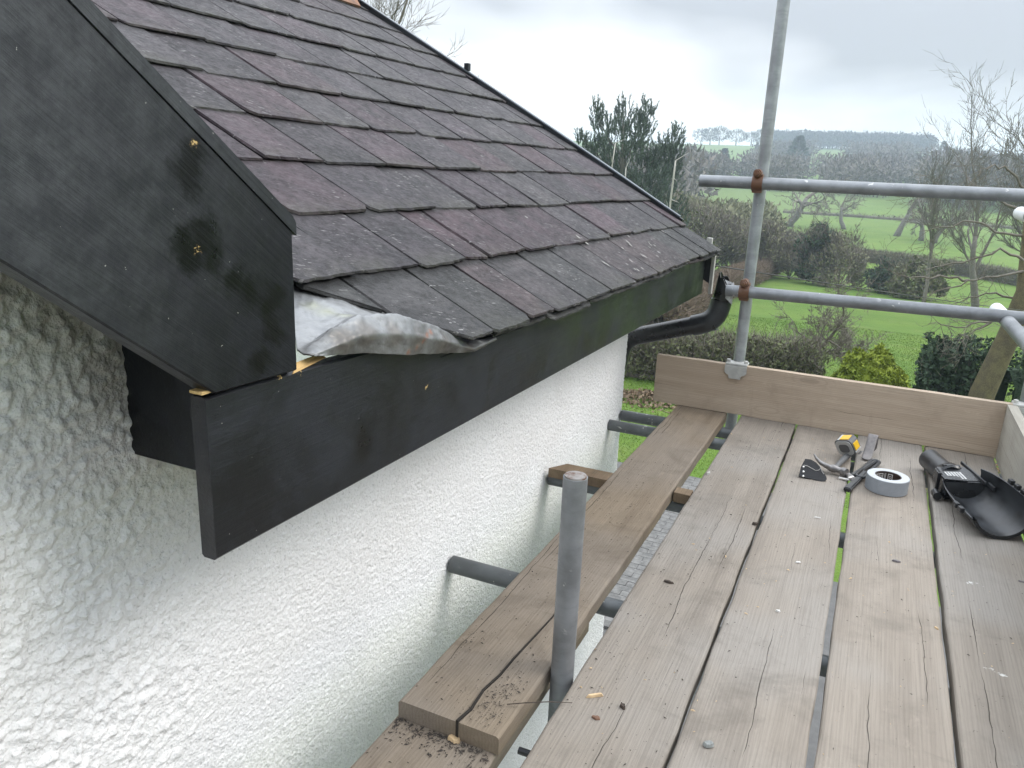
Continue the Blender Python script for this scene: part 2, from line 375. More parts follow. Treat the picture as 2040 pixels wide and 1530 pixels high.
def mk_render():
    g = G('white_roughcast')
    c = g.coord()
    n = g.noise(c, 3, 5, 0.6); f = g.noise(c, 210, 4, 0.7); v = g.voro(c, 170)
    base = g.mix(g.step(n, 0.35, 0.7), (0.85, 0.845, 0.835), (0.80, 0.79, 0.775))
    pit = g.step(g.noise(c, 165, 3, 0.5), 0.60, 0.68)
    base = g.mix(g.math('MULTIPLY', pit, 0.42), base, (0.38, 0.38, 0.37))
    # brown band under the soffit return and a splash of black paint next to it
    s = g.t.nodes.new('ShaderNodeSeparateXYZ'); g.lk(c, s.inputs[0])
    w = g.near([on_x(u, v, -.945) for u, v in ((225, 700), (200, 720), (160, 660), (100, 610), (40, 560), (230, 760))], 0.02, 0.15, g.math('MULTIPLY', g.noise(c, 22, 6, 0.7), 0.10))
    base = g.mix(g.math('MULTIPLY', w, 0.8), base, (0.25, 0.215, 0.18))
    pb = g.near([(-0.943, 0.729, z) for z in np.arange(0.585, 0.74, 0.012)], 0.004, 0.009, g.math('MULTIPLY', g.noise(c, 90, 5, 0.7), 0.016))
    base = g.mix(pb, base, (0.02, 0.02, 0.022))
    h = g.math('ADD', g.math('MULTIPLY', f, 0.7), g.math('MULTIPLY', v, 0.5))
    return g.out(base, 0.75, g.bump(h, 0.75, 0.005), 0, 0.2)
M['render'] = mk_render()

def mk_galv(name, base=(0.21, 0.22, 0.232), paint=0.0, metal=0.5, rust=0.0):
    g = G(name)
    c = g.coord(rand=50); n = g.noise(c, 14, 5, 0.6); n2 = g.noise(g.coord((1, 1, 7), rand=50), 6, 5, 0.65); f = g.noise(c, 160, 3, 0.6)
    col_ = g.mix(g.step(n, 0.3, 0.7), tuple(x*0.78 for x in base), tuple(x*1.15 for x in base))
    col_ = g.mix(g.math('MULTIPLY', g.step(n2, 0.5, 0.7), 0.4), col_, tuple(x*0.6 for x in base))
    w = g.step(g.noise(c, 34, 4, 0.55, 0.3), 0.655-0.05*paint, 0.685-0.05*paint)
    wm = g.step(g.noise(c, 5, 2), 0.47, 0.60)
    col_ = g.mix(g.math('MULTIPLY', g.math('MULTIPLY', w, wm), min(1.0, 0.7+paint)), col_, (0.62, 0.61, 0.58))
    if rust: col_ = g.mix(g.step(g.noise(c, 20, 5, 0.6), 0.60-0.25*rust, 0.72-0.25*rust), col_, (0.13, 0.06, 0.032))
    return g.out(col_, g.step(n, 0.2, 0.8, 0.38, 0.60), g.bump(f, 0.12, 0.001), metal, 0.5)
M['galv'] = mk_galv('galvanised_tube', base=(0.24, 0.25, 0.262))
M['galv_light'] = mk_galv('pale_galvanised_tube', base=(0.31, 0.325, 0.335), metal=0.4)
M['galv_paint'] = mk_galv('paint_splashed_tube', paint=0.9)
M['galv_dark'] = mk_galv('dull_tube', base=(0.13, 0.14, 0.145), metal=0.4)
M['galv_end'] = mk_galv('tube_end', base=(0.30, 0.28, 0.265), rust=0.1)
M['rust'] = mk_galv('rusty_coupler', base=(0.17, 0.10, 0.07), metal=0.1, rust=0.9)
M['cast'] = mk_galv('galvanised_clip', base=(0.44, 0.44, 0.42), metal=0.25)
M['whitecap'] = plain('white_tube_paint', (0.66, 0.67, 0.68), 0.45, var=0.08)
M['bplastic'] = plain('black_plastic', (0.012, 0.013, 0.015), 0.30, var=0.4, scale=20)
M['bplastic2'] = plain('dusty_black_plastic', (0.020, 0.022, 0.025), 0.34, var=0.6, scale=16)
M['leather'] = plain('black_leather', (0.016, 0.016, 0.018), 0.55, var=0.3, scale=60)
M['strap'] = plain('worn_grey_leather', (0.17, 0.155, 0.15), 0.55, var=0.25, scale=40)
M['steel'] = plain('worn_steel', (0.22, 0.21, 0.205), 0.38, 0.7, var=0.3, scale=40)
M['silver'] = plain('silver_plastic', (0.42, 0.42, 0.41), 0.35, 0.3, var=0.1)
M['dgrey'] = plain('dark_grey_rubber', (0.10, 0.10, 0.10), 0.55, var=0.2)
M['yellow'] = plain('yellow_plastic', (0.72, 0.42, 0.012), 0.40, var=0.08)
M['tape'] = plain('grey_cloth_tape', (0.25, 0.27, 0.295), 0.42, var=0.04, scale=90)
M['tapeside'] = plain('pale_tape_side', (0.43, 0.445, 0.455), 0.55, var=0.06, scale=90)
M['core'] = plain('printed_card_core', (0.035, 0.02, 0.016), 0.55, var=0.3, scale=30)
M['white'] = plain('white_print', (0.70, 0.68, 0.65), 0.5, var=0.08)
M['rivet'] = plain('bright_rivet', (0.75, 0.74, 0.72), 0.3, 0.5, var=0.05)
M['stitch'] = plain('grey_stitching', (0.34, 0.33, 0.31), 0.6, var=0.1)
M['stone'] = plain('stone_chip', (0.24, 0.25, 0.24), 0.8, var=0.3, scale=60)
M['slatechip'] = plain('slate_chip', (0.16, 0.145, 0.15), 0.7, var=0.2, scale=60)
M['bark'] = plain('dark_bark_chip', (0.06, 0.045, 0.035), 0.85, var=0.4, scale=60)
M['woodchip'] = plain('fresh_wood_chip', (0.50, 0.36, 0.21), 0.75, var=0.25, scale=60)
M['orange'] = plain('terracotta', (0.20, 0.105, 0.065), 0.75, var=0.35, scale=18)
M['cable'] = plain('black_cable', (0.02, 0.02, 0.02), 0.5)
M['grit'] = plain('dark_grit', (0.055, 0.045, 0.038), 0.9, var=0.5, scale=80)
M['deckboard'] = plain('roof_underlay', (0.03, 0.03, 0.032), 0.8)

def mk_lead():
    g = G('lead_sheet'); c = g.coord()
    n = g.noise(c, 7, 5, 0.6, 0.6); f = g.noise(c, 30, 5, 0.65)
    base = g.mix(g.step(n, 0.35, 0.65), (0.23, 0.235, 0.24), (0.09, 0.088, 0.084))
    base = g.mix(g.math('MULTIPLY', g.step(f, 0.5, 0.72), 0.45), base, (0.34, 0.35, 0.355))
    base = g.mix(g.math('MULTIPLY', g.step(g.noise(c, 75, 4, 0.7), 0.52, 0.7), 0.4), base, (0.10, 0.098, 0.09))
    base = g.mix(g.math('MULTIPLY', g.near([on_x(655, 615, -.76), on_x(690, 622, -.73), on_x(625, 600, -.79)], 0.01, 0.05, g.math('MULTIPLY', n, 0.05)), 0.55), base, (0.26, 0.27, 0.15))
    base = g.mix(g.math('MULTIPLY', g.near([on_x(u, v, -.657) for u, v in ((858, 662), (846, 675), (832, 690), (815, 702))], 0.0, 0.020, g.math('MULTIPLY', f, 0.016)), 0.75), base, (0.30, 0.14, 0.08))
    lip = g.near([on_x(u, v, -.660) for u, v in ((690, 680), (730, 665), (780, 668), (830, 680), (880, 685), (930, 692))], 0.018, 0.040, g.math('MULTIPLY', f, 0.02))
    base = g.mix(g.math('MULTIPLY', lip, 0.7), base, (0.125, 0.112, 0.100))
    base = g.mix(g.math('MULTIPLY', g.near([on_x(u, v, -.657) for u, v in ((860, 660), (852, 668), (842, 680), (830, 692), (815, 703))], 0.004, 0.013, g.math('MULTIPLY', f, 0.010)), 0.8), base, (0.26, 0.11, 0.06))
    return g.out(base, g.step(f, 0.3, 0.7, 0.36, 0.6), g.bump(g.math('ADD', g.math('MULTIPLY', g.voro(g.coord((1, 1, 1.4)), 17, 'DISTANCE_TO_EDGE'), 1.0), f), 0.35, 0.005), 0.45, 0.5)
M['lead'] = mk_lead()

def mk_leaf(name, a, b, scale=1.2, rough=0.75, trans=0.0):
    g = G(name); n = g.noise(g.coord(rand=20), scale, 4, 0.7)
    c = g.mix(g.step(n, 0.3, 0.7), a, b)
    s = g.noise(g.coord(rand=20), scale*9, 2, 0.6)
    c = g.mix(g.math('MULTIPLY', g.step(s, 0.35, 0.75), 0.5), c, tuple(x*1.5 for x in b))
    return g.out(c, rough, None, 0, 0.2)
M['bare'] = mk_leaf('bare_twigs', (0.12, 0.105, 0.085), (0.17, 0.15, 0.125))
M['barkgrey'] = mk_leaf('grey_bark', (0.10, 0.095, 0.080), (0.17, 0.16, 0.14), 6)
M['mossbark'] = mk_leaf('mossy_bark', (0.060, 0.050, 0.034), (0.115, 0.100, 0.052), 7)
M['palebark'] = mk_leaf('pale_bark', (0.30, 0.29, 0.26), (0.40, 0.38, 0.34), 5)
M['pine'] = mk_leaf('pine_needles', (0.052, 0.072, 0.060), (0.095, 0.125, 0.096), 0.9)
M['ever'] = mk_leaf('dark_evergreen', (0.022, 0.040, 0.024), (0.045, 0.072, 0.040), 1.5)
M['ivy'] = mk_leaf('scrub_green', (0.075, 0.090, 0.040), (0.12, 0.13, 0.062), 0.8)
M['scrub'] = mk_leaf('winter_scrub', (0.125, 0.118, 0.072), (0.165, 0.17, 0.09), 0.7)
M['brownhedge'] = mk_leaf('brown_hedge_twigs', (0.125, 0.092, 0.066), (0.17, 0.128, 0.092), 0.9)
M['golden'] = mk_leaf('golden_conifer', (0.11, 0.15, 0.018), (0.20, 0.24, 0.030), 2.5)
M['wood_far'] = mk_leaf('far_bare_wood', (0.10, 0.090, 0.082), (0.14, 0.125, 0.105), 0.02)
M['wood_ridge'] = mk_leaf('far_ridge_wood', (0.040, 0.042, 0.046), (0.060, 0.060, 0.060), 0.02)
M['rosehip'] = mk_leaf('russet_twigs', (0.20, 0.13, 0.085), (0.28, 0.19, 0.12), 3)
M['litter'] = mk_leaf('leaf_litter', (0.10, 0.065, 0.04), (0.20, 0.15, 0.10), 8)
M['tuft'] = mk_leaf('grass_blades', (0.080, 0.140, 0.024), (0.130, 0.195, 0.038), 0.35)

def mk_grass():
    g = G('grass'); c = g.coord()
    big = g.noise(c, 0.012, 4, 0.55); mid = g.noise(c, 0.22, 5, 0.6, 0.4); fin = g.noise(c, 2.6, 6, 0.7); vf = g.noise(c, 14, 4, 0.7)
    base = g.mix(g.step(mid, 0.3, 0.7), (0.078, 0.145, 0.022), (0.122, 0.190, 0.034))
    base = g.mix(g.math('MULTIPLY', g.step(fin, 0.45, 0.7), 0.5), base, (0.058, 0.105, 0.020))
    base = g.mix(g.math('MULTIPLY', g.step(vf, 0.5, 0.75), 0.4), base, (0.145, 0.20, 0.050))
    dry = g.noise(c, 0.55, 6, 0.65, 0.6)
    base = g.mix(g.math('MULTIPLY', g.step(dry, 0.5, 0.72), 0.55), base, (0.155, 0.175, 0.055))
    base = g.mix(g.math('MULTIPLY', g.step(g.noise(c, 1.1, 5, 0.7), 0.60, 0.75), 0.5), base, (0.06, 0.075, 0.028))
    # separate field parcels far away
    pv = g.voro(g.coord((1, 1, 0.0)), 0.011, out='Color')
    s = g.t.nodes.new('ShaderNodeSeparateColor'); g.lk(pv, s.inputs[0])
    le = g.t.nodes.new('ShaderNodeVectorMath'); le.operation = 'LENGTH'; g.lk(g.tc.outputs['Object'], le.inputs[0])
    far = g.step(le.outputs['Value'], 85, 150)
    base = g.mix(g.math('MULTIPLY', far, s.outputs[0]), base, (0.12, 0.17, 0.055))
    return g.out(base, 0.9, g.bump(g.math('ADD', fin, vf), 0.8, 0.05), 0, 0.15)
M['grass'] = mk_grass()
M['paver'] = plain('grey_block_paver', (0.125, 0.122, 0.116), 0.85, var=0.35, scale=14)
M['joint'] = plain('paving_sand', (0.10, 0.098, 0.095), 0.95)

# ------------------------------------------------------------------ terrain
GZ = -3.2
TK = np.array([(0, GZ), (16, GZ-0.1), (35, -5.0), (70, -6.9), (110, -7.3), (150, -6.6), (210, -4.2), (300, -0.5), (420, 6.5), (520, 13.5), (600, 18.0), (700, 20), (1500, 22)], float)
def terr(x, y):
    d = np.hypot(x, y)
    z = np.interp(d, TK[:, 0], TK[:, 1])
    # the ridge falls away to the right and a little to the left
    az = np.arctan2(x, np.maximum(y, 1e-3))
    w = np.clip((d-180)/300, 0, 1)
    return z + w*(-9.0*np.clip((az-0.02)/0.22, 0, 1) - 2.0*np.clip((-0.16-az)/0.3, 0, 1)) + np.clip((d-20)/60, 0, 1)*0.35*np.sin(x*0.06+1)*np.cos(y*0.045)
def ground_at(u, v, dmax=1300):
    r = ray(u, v); ts = np.concatenate([np.linspace(4, 120, 1500), np.linspace(120, dmax, 2500)])
    P = CP[None]+ts[:, None]*r[None]
    below = P[:, 2] < terr(P[:, 0], P[:, 1])
    i = int(np.argmax(below)) if below.any() else len(ts)-1
    p = P[i]; return np.array([p[0], p[1], float(terr(p[0], p[1]))])
def at_dist(u, v, d):
    """point on the pixel's ray at horizontal distance d"""
    r = ray(u, v); return CP+r*(d/math.hypot(r[0], r[1]))
def foot(u, d):
    """ground point at horizontal distance d along the azimuth of image column u (taken on the horizon)"""
    v = 352+0.0424*(u-1778); r = ray(u, v); h = math.hypot(r[0], r[1]); x, y = r[0]/h*d, r[1]/h*d
    return np.array([x, y, float(terr(x, y))])

def build_terrain():
    rad = np.concatenate([np.array([0.0]), np.geomspace(1.5, 1450, 150)]); na = 260
    A = np.linspace(0, 2*math.pi, na, endpoint=False)
    X = (rad[1:, None]*np.sin(A)[None]).ravel(); Y = (rad[1:, None]*np.cos(A)[None]).ravel()
    V = np.column_stack([X, Y, terr(X, Y)]); V = np.vstack([V, [0, 0, GZ]])
    F = []
    nr_ = len(rad)-1
    i, j = np.meshgrid(np.arange(nr_-1), np.arange(na), indexing='ij'); j2 = (j+1) % na
    F = np.stack([i*na+j, i*na+j2, (i+1)*na+j2, (i+1)*na+j], -1).reshape(-1, 4)
    j = np.arange(na); c = nr_*na
    T = np.stack([j, np.full(na, c), (j+1) % na, (j+1) % na], -1)
    me_v, me_f = V.tolist(), [tuple(f) for f in F.tolist()]+[(int(a), int(b), int(d)) for a, b, d, _ in T]
    o = mesh_obj('ground', me_v, me_f, M['grass'], smooth=True)
    bm = bmesh.new(); bm.from_mesh(o.data); bmesh.ops.recalc_face_normals(bm, faces=bm.faces[:]); bm.to_mesh(o.data); bm.free()
    if o.data.polygons[0].normal.z < 0: o.data.flip_normals()
    tag(o, kind='structure'); return o
build_terrain()

# ------------------------------------------------------------------ the house
house = empty('house', (-0.945, 2.0, GZ))
tag(house, 'white roughcast house corner with purple slate roof and black painted eaves boards', 'house')
def hp(o):      # parent to the house, keeping world coordinates
    o.parent = house; o.matrix_parent_inverse = Matrix.Translation(Vector(house.location)).inverted(); return o
XW = -0.945; YE = 3.30

def soffit_z(y): return 0.772+0.787*(0.60-y)   # underside of the gable barge board

def build_wall():
    st = 0.0037; ys = np.arange(0.10, YE-0.05+1e-6, st); zs = np.arange(-1.35, 1.20, st)
    # rounded far corner: a quarter circle, then the return wall
    rc = 0.05
    arc = [(XW-rc+rc*math.cos(t), YE-rc+rc*math.sin(t)) for t in np.linspace(0, math.pi/2, 14)]
    ret = [(XW-rc-d, YE) for d in np.linspace(0.006, 0.12, 16)]
    prof = [(XW, y, 1, 0) for y in ys]+[(x, y, math.cos(t), math.sin(t)) for (x, y), t in zip(arc[1:], np.linspace(0, math.pi/2, 14)[1:])]+[(x, y, 0, 1) for x, y in ret]
    n, m = len(prof), len(zs); V = np.zeros((n*m, 3)); k = 0
    nf = mnoise.noise; VV = Vector
    for (x, y, nx, ny) in prof:
        top = 0.60 if y > 0.74 else max(0.60, soffit_z(y)+0.135)
        fall = min(1.0, max(0.35, 1.25-y*0.25))
        for z in zs:
            zz = min(z, top)
            q = VV((x*1.0, y, zz))
            a = nf(q*128); b = nf(q*196+VV((7, 1, 3))); c = nf(q*31+VV((3, 9, 1)))
            t_ = min(1.0, max(0.0, (y-0.62)/0.36)); t_ = t_*t_*(3-2*t_)
            big = 0.0115*abs(nf(q*64+VV((1, 5, 2))))+0.0045*abs(nf(q*120))+0.002*c+0.0012*b if t_ < 1 else 0.0
            d = 0.0030*a+0.0032*b+0.0010*c-0.0050*max(0.0, b-0.15)
            d = big*(1-t_)+d*t_
            V[k] = (x+nx*d, y+ny*d, zz); k += 1
    i, j = np.meshgrid(np.arange(n-1), np.arange(m-1), indexing='ij')
    F = np.stack([i*m+j, (i+1)*m+j, (i+1)*m+j+1, i*m+j+1], -1).reshape(-1, 4)
    o = np_mesh('wall', V, F, M['render'], smooth=True); hp(o)
    # plain continuation of the same wall out of close view
    b = MB()
    b.box((XW-0.25, -2.5, GZ-0.05), (XW-0.004, 0.10, 1.95)); b.box((XW-0.25, 0.10, GZ-0.05), (XW-0.004, YE-0.06, -1.35))
    b.box((-4.5, YE-0.3, GZ-0.05), (XW-0.16, YE-0.003, 0.6)); b.box((XW-0.20, YE-0.30, GZ-0.05), (XW-0.05, YE-0.004, -1.35))
    hp(b.build('lower_wall', M['render']))
build_wall()

# fascia board (local frame = world, slopes a little to the far end)
def build_fascia():
    x1, x0 = -0.680, -0.704
    ys = [0.632, 0.80, 1.0, 1.2, 1.6, 2.0, 2.4, 2.8, 3.2, 3.442]
    bot = [0.531-0.0142*(y-0.63) for y in ys]; top = [0.741, 0.738, 0.730, 0.690, 0.686, 0.682, 0.678, 0.674, 0.670, 0.668]
    v = []; f = []
    bv = 0.0035
    for y, b0, t0 in zip(ys, bot, top):
        v += [(x0, y, b0+bv), (x0+bv, y, b0), (x1-bv, y, b0), (x1, y, b0+bv), (x1, y, t0-bv), (x1-bv, y, t0), (x0+bv, y, t0), (x0, y, t0-bv)]
    for i in range(len(ys)-1):
        for k in range(8): f.append((i*8+k, i*8+(k+1) % 8, (i+1)*8+(k+1) % 8, (i+1)*8+k))
    f += [tuple(range(7, -1, -1)), tuple((len(ys)-1)*8+k for k in range(8))]
    mat = mk_black('fascia_black_paint', green=0.75, wet=[on_x(722, 865, -.68), on_x(726, 890, -.68), on_x(720, 905, -.68)],
                   scrapes=[on_x(850, 770, -.68), on_x(600, 738, -.68), on_x(560, 748, -.68)])
    b = MB().add(v, f); hp(b.build('fascia_board', mat))
build_fascia()

BX = -0.672
BARGE_MAT = mk_black('barge_black_paint', scrapes=[on_x(393, 498, BX), on_x(388, 286, BX)],
                     wet=[on_x(*q, BX) for q in ((390, 495), (368, 482), (412, 488), (382, 512), (402, 468), (425, 508), (470, 555), (495, 572), (378, 335), (385, 305), (372, 365), (540, 600), (548, 660), (520, 720))],
                     tint=(0.0062, 0.0068, 0.0090), rx=R(38), fade=(-0.26, 0.30), spec=0.26)
FIL_MAT = mk_black('fillet_black_paint', tint=(0.016, 0.0172, 0.020), rx=R(38), fade=(-0.20, 0.30), spec=0.30)
def build_barge():
    # plane x = -0.672 facing +X; slope runs down towards +Y
    sl = math.tan(R(37.9))
    def A(y): return 0.923-sl*(y-0.782)
    xo, xi = -0.672, -0.704
    pts = [(0.783, A(0.783)), (0.783, 0.742), (0.640, 0.7455), (-0.55, 0.7455+sl*1.19), (-0.55, A(-0.55))]
    b = MB(); n = len(pts)
    v = [(xo, y, z) for y, z in pts]+[(xi, y, z) for y, z in pts]
    b.add(v, [tuple(range(n)), tuple(range(2*n-1, n-1, -1))]+[(i, i+n, (i+1) % n+n, (i+1) % n) for i in range(n)])
    o = b.build('barge_board', BARGE_MAT); hp(o)
    bm = bmesh.new(); bm.from_mesh(o.data); bmesh.ops.bevel(bm, geom=bm.edges[:], offset=0.002, segments=1, affect='EDGES'); bm.to_mesh(o.data); bm.free()
    # narrow fillet planted on the top edge, with three fine grooves
    b = MB()
    def strip(o0, o1, x_out, x_in, y1):
        p = [(y1, A(y1)+o0), (y1, A(y1)+o1), (-0.55, A(-0.55)+o1), (-0.55, A(-0.55)+o0)]
        v = [(x_out, y, z) for y, z in p]+[(x_in, y, z) for y, z in p]
        b.add(v, [(0, 1, 2, 3), (7, 6, 5, 4)]+[(i, i+4, (i+1) % 4+4, (i+1) % 4) for i in range(4)])
    strip(0.0005, 0.0165, -0.671, -0.712, 0.789); strip(0.0175, 0.0215, -0.675, -0.716, 0.792); strip(0.0225, 0.0265, -0.679, -0.720, 0.794)
    hp(b.build('verge_fillet', FIL_MAT))
    # soffit strip behind the barge and the lining board under it
    b = MB()
    def slab(x0, x1, o0, o1, ya, yb):
        S = lambda y: soffit_z(y)
        v = [(x, y, S(y)+o) for x in (x0, x1) for y in (ya, yb) for o in (o0, o1)]
        b.add(v, [(0, 1, 3, 2), (4, 6, 7, 5), (0, 4, 5, 1), (2, 3, 7, 6), (0, 2, 6, 4), (1, 5, 7, 3)])
    b = MB(); slab(-0.96, -0.7045, 0.125, 0.140, -0.55, 0.735)
    hp(b.build('soffit', M['deckboard']))
    # boxed end of the eaves between wall and fascia, faces the camera
    b = MB().box((-0.950, 0.735, 0.584), (-0.7055, 0.757, 0.815), 0.002)
    hp(b.build('soffit_box_end', mk_black('box_end_black_paint', tint=(0.005, 0.006, 0.009))))
    b = MB().box((-0.950, 0.7575, 0.586), (-0.7055, 3.30, 0.598))
    hp(b.build('eaves_soffit', M['deckboard']))
    # roof of the cross gable behind the barge (its top faces away from here)
    b = MB()
    v = []
    for x in (-0.722, -3.0):
        ext = 0.0 if x > -1 else -0.9
        for y in (0.775+ext, -0.55):
            v += [(x, y, A(y)+0.006), (x, y, A(y)-0.02)]
    b.add(v, [(0, 1, 3, 2), (4, 6, 7, 5), (0, 4, 5, 1), (2, 3, 7, 6), (0, 2, 6, 4), (1, 5, 7, 3)])
    hp(b.build('gable_roof', M['deckboard']))
build_barge()

# ---- slate roof
CA, SA = math.cos(R(30)), math.sin(R(30))
def sag(s, y): return 0.006*math.sin(y*2.1+1.0)*min(1, s*1.2)-0.004*math.cos(y*3.3)*(s < 0.4)
def roofP(s, y, h=0.0):
    h = h-0.018
    zt = -0.004*(y-1.95)+sag(s, y)
    return Vector((-0.63-s*CA+h*SA, y, 0.694+s*SA+h*CA+zt))
def verge_y(s): return 3.455-0.075*s-0.02*s*s
def valley_y(s): return 1.222-1.05*s
deck = MB()
v = [];
for s in (0.03, 0.5, 1.0, 1.5, 2.05):
    for t in np.linspace(0, 1, 6):
        y0 = max(valley_y(s)-0.02, 0.2); y = y0+t*(verge_y(s)-0.01-y0)
        v += [roofP(s, y, -0.026)]
f = [(i*6+k, i*6+k+1, (i+1)*6+k+1, (i+1)*6+k) for i in range(4) for k in range(5)]
deck.add(v, f)
roof = hp(deck.build('roof', M['deckboard']))
ROT = Matrix(((0, -CA, SA), (1, 0, 0), (0, SA, CA)))   # columns: local x = along eaves, y = up slope, z = normal
def clip_poly(poly, fn):
    out = []
    n = len(poly)
    for i in range(n):
        a, b = poly[i], poly[(i+1) % n]; fa, fb = fn(a), fn(b)
        if fa >= 0: out.append(a)
        if fa*fb < 0:
            t = fa/(fa-fb); out.append((a[0]+t*(b[0]-a[0]), a[1]+t*(b[1]-a[1])))
    return out
def course_s(k, y):
    if k == 0: return 0.010-0.010*(y-1.5)
    return 0.210+0.193*(k-1)-0.024*(y-1.95)
PAL = [(0.043, 0.034, 0.041), (0.037, 0.032, 0.037), (0.048, 0.034, 0.041), (0.040, 0.036, 0.040), (0.033, 0.0285, 0.033), (0.045, 0.041, 0.044), (0.050, 0.0335, 0.040)]
def make_slate(k, ya, yb, L, tail_extra=0.0, hoff=0.0):
    """outline in (y, s); side joints lean like those in the photo"""
    yc = (ya+yb)/2; s0 = course_s(k, yc)+tail_extra
    skew = -0.085
    tl = random.uniform(-0.004, 0.004)
    rnd = lambda a: random.uniform(-a, a)
    poly = []
    nt_ = 14
    jz = random.uniform(0, 50)
    cl, crn = random.choice((0, 0, 0, 0.008, 0.014)), random.choice((0, 0, 0, 0.008, 0.016))
    for i in range(nt_+1):
        t = i/nt_; y = ya+t*(yb-ya)
        s = course_s(k, y)+tail_extra+tl*(t-0.5)*2+rnd(0.0014)+0.0018*nz3(y*22, k*3.1, 0.5)
        if i == 0: s += cl
        if i == nt_: s += crn
        poly.append((y, s))
    for i in range(1, 9):
        t = i/8; poly.append((yb+skew*t*L+(rnd(0.0010)+0.004*nz3(t*9, jz, 1))*(t < 1), s0+t*L))
    for i in range(8, 0, -1):
        t = i/8; poly.append((ya+skew*t*L+(rnd(0.0010)+0.004*nz3(t*9, jz, 7))*(t < 1), s0+t*L))
    jag = random.uniform(0, 99)
    poly = clip_poly(poly, lambda p: p[0]-(valley_y(p[1])+0.010*nz3(p[1]*30, jag, 0)))
    poly = clip_poly(poly, lambda p: verge_y(p[1])-0.004-p[0])
    poly = clip_poly(poly, lambda p: 2.03-p[1])
    poly = clip_poly(poly, lambda p: p[0]-0.62)
    if len(poly) < 4: return
    ys = [p[0] for p in poly]
    if max(ys)-min(ys) < 0.03: return
    th = random.uniform(0.0070, 0.0090); lift = 0.0165+random.uniform(-0.002, 0.0035)+hoff
    # local frame: tail at y = -L/2
    o3 = roofP(s0+L/2, yc); n = len(poly)
    tw = random.uniform(-0.0045, 0.0045)
    loc = []
    for (y, s) in poly:
        a = (s-s0)/L; h = lift*(1-a)+sag(s, y)*1.0+tw*(y-yc)/max(0.05, yb-ya)*(1-a)
        loc.append((y-yc, s-s0-L/2, h-sag(s0+L/2, yc)+(-0.004*(y-yc))*CA))
    cen = Vector((sum(p[0] for p in loc)/n, sum(p[1] for p in loc)/n, 0))
    vt = [Vector((p[0], p[1], p[2]+th)) for p in loc]
    vm = [Vector((p[0], p[1], p[2]+th))+((Vector((p[0], p[1], 0))-cen).normalized()*random.uniform(0.001, 0.004)+Vector((0, 0, -th*0.55))) for p in loc]
    vb = [Vector((p[0], p[1], p[2])) for p in loc]
    verts = vt+vm+vb
    F = [tuple(range(n)), tuple(range(3*n-1, 2*n-1, -1))]
    for i in range(n):
        j = (i+1) % n
        F += [(i, n+i, n+j, j), (n+i, 2*n+i, 2*n+j, n+j)]
    me = bpy.data.meshes.new('slate'); me.from_pydata(verts, [], F); me.update()
    if me.polygons[0].normal.z < 0: me.flip_normals()
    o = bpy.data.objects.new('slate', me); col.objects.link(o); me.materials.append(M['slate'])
    o.parent = roof; o.matrix_parent_inverse = Matrix.Translation(Vector(house.location)).inverted() @ Matrix.Identity(4)
    o.matrix_parent_inverse = roof.matrix_world.inverted() if False else Matrix.Identity(4)
    o.matrix_basis = Matrix.Translation(o3) @ ROT.to_4x4()
    c = random.choice(PAL); kk = random.uniform(0.86, 1.16)
    # courses low on the slope are redder in places, higher ones greyer and paler
    gch = min(1, max(0, (s0-0.5)/1.2)); gre = (0.048, 0.044, 0.049)
    c = tuple((a*(1-0.5*gch)+b*0.5*gch)*kk for a, b in zip(c, gre))
    if k == 0: c = tuple(a*0.9+b for a, b in zip(c, (0.004, 0.008, 0.004)))
    o.color = (*c, 1)
    return o
random.seed(21)
# the hand-read joints of the two lowest courses, then random widths
for k in range(0, 11):
    L = 0.43
    y = 0.60+random.uniform(-0.1, 0.1) if k else 1.06
    if k == 1: y = 0.885
    if k == 0:
        js = [1.06, 1.285, 1.50, 1.60, 1.83, 2.02, 2.23, 2.47, 2.66, 2.86, 3.04, 3.20, 3.33, 3.47]
        js = [1.0, 1.10, 1.30, 1.47, 1.60, 1.80, 1.98, 2.21, 2.45, 2.66, 2.86, 3.05, 3.22, 3.36, 3.50]
    elif k == 1: js = [0.93, 1.135, 1.330, 1.515, 1.62, 1.83, 2.02, 2.27, 2.47, 2.70, 2.93, 3.15, 3.33, 3.50]
    elif k == 2: js = [0.70, 0.93, 1.155, 1.405, 1.665, 1.875, 2.06, 2.26, 2.50, 2.71, 2.92, 3.16, 3.50]
    else:
        js = [y]
        while js[-1] < 3.6: js.append(js[-1]+random.choice((0.20, 0.225, 0.25, 0.27))*random.uniform(0.95, 1.05))
    for a, b in zip(js[:-1], js[1:]):
        gap = random.uniform(0.0040, 0.0072)
        make_slate(k, a+gap, b-gap, L, random.uniform(-0.004, 0.004), 0.0)
# short under-eaves course peeping out below the tails
for a in np.arange(1.33, 3.45, 0.26):
    make_slate(0, a+0.003, a+0.257, 0.16, random.uniform(-0.010, 0.002), -0.0150)

# lichen patches on the far eaves slates
def lichen():
    V = []; Fc = []
    for i in range(34):
        if i < 22: y = random.uniform(2.15, 2.75); s = random.uniform(0.015, 0.20)
        else: y = random.uniform(1.5, 3.2); s = random.uniform(0.02, 0.42)
        p = roofP(s, y, 0.0305-0.05*0+(0.0215*(1-((s-0.0) % 0.2)/0.43)-0.0215))
        r = random.uniform(0.0018, 0.0055); n0 = len(V); m = 7
        for q in range(m):
            a = 2*math.pi*q/m; rr = r*random.uniform(0.6, 1.25)
            d = Vector((-CA*math.sin(a)*1.9*rr, math.cos(a)*rr*0.8, SA*math.sin(a)*1.9*rr)); V.append(p+d)
        Fc.append(tuple(range(n0, n0+m)))
    o = mesh_obj('lichen', V, Fc, plain('pale_lichen', (0.30, 0.29, 0.27), 0.9)); hp(o); tag(o, kind='stuff')
lichen()

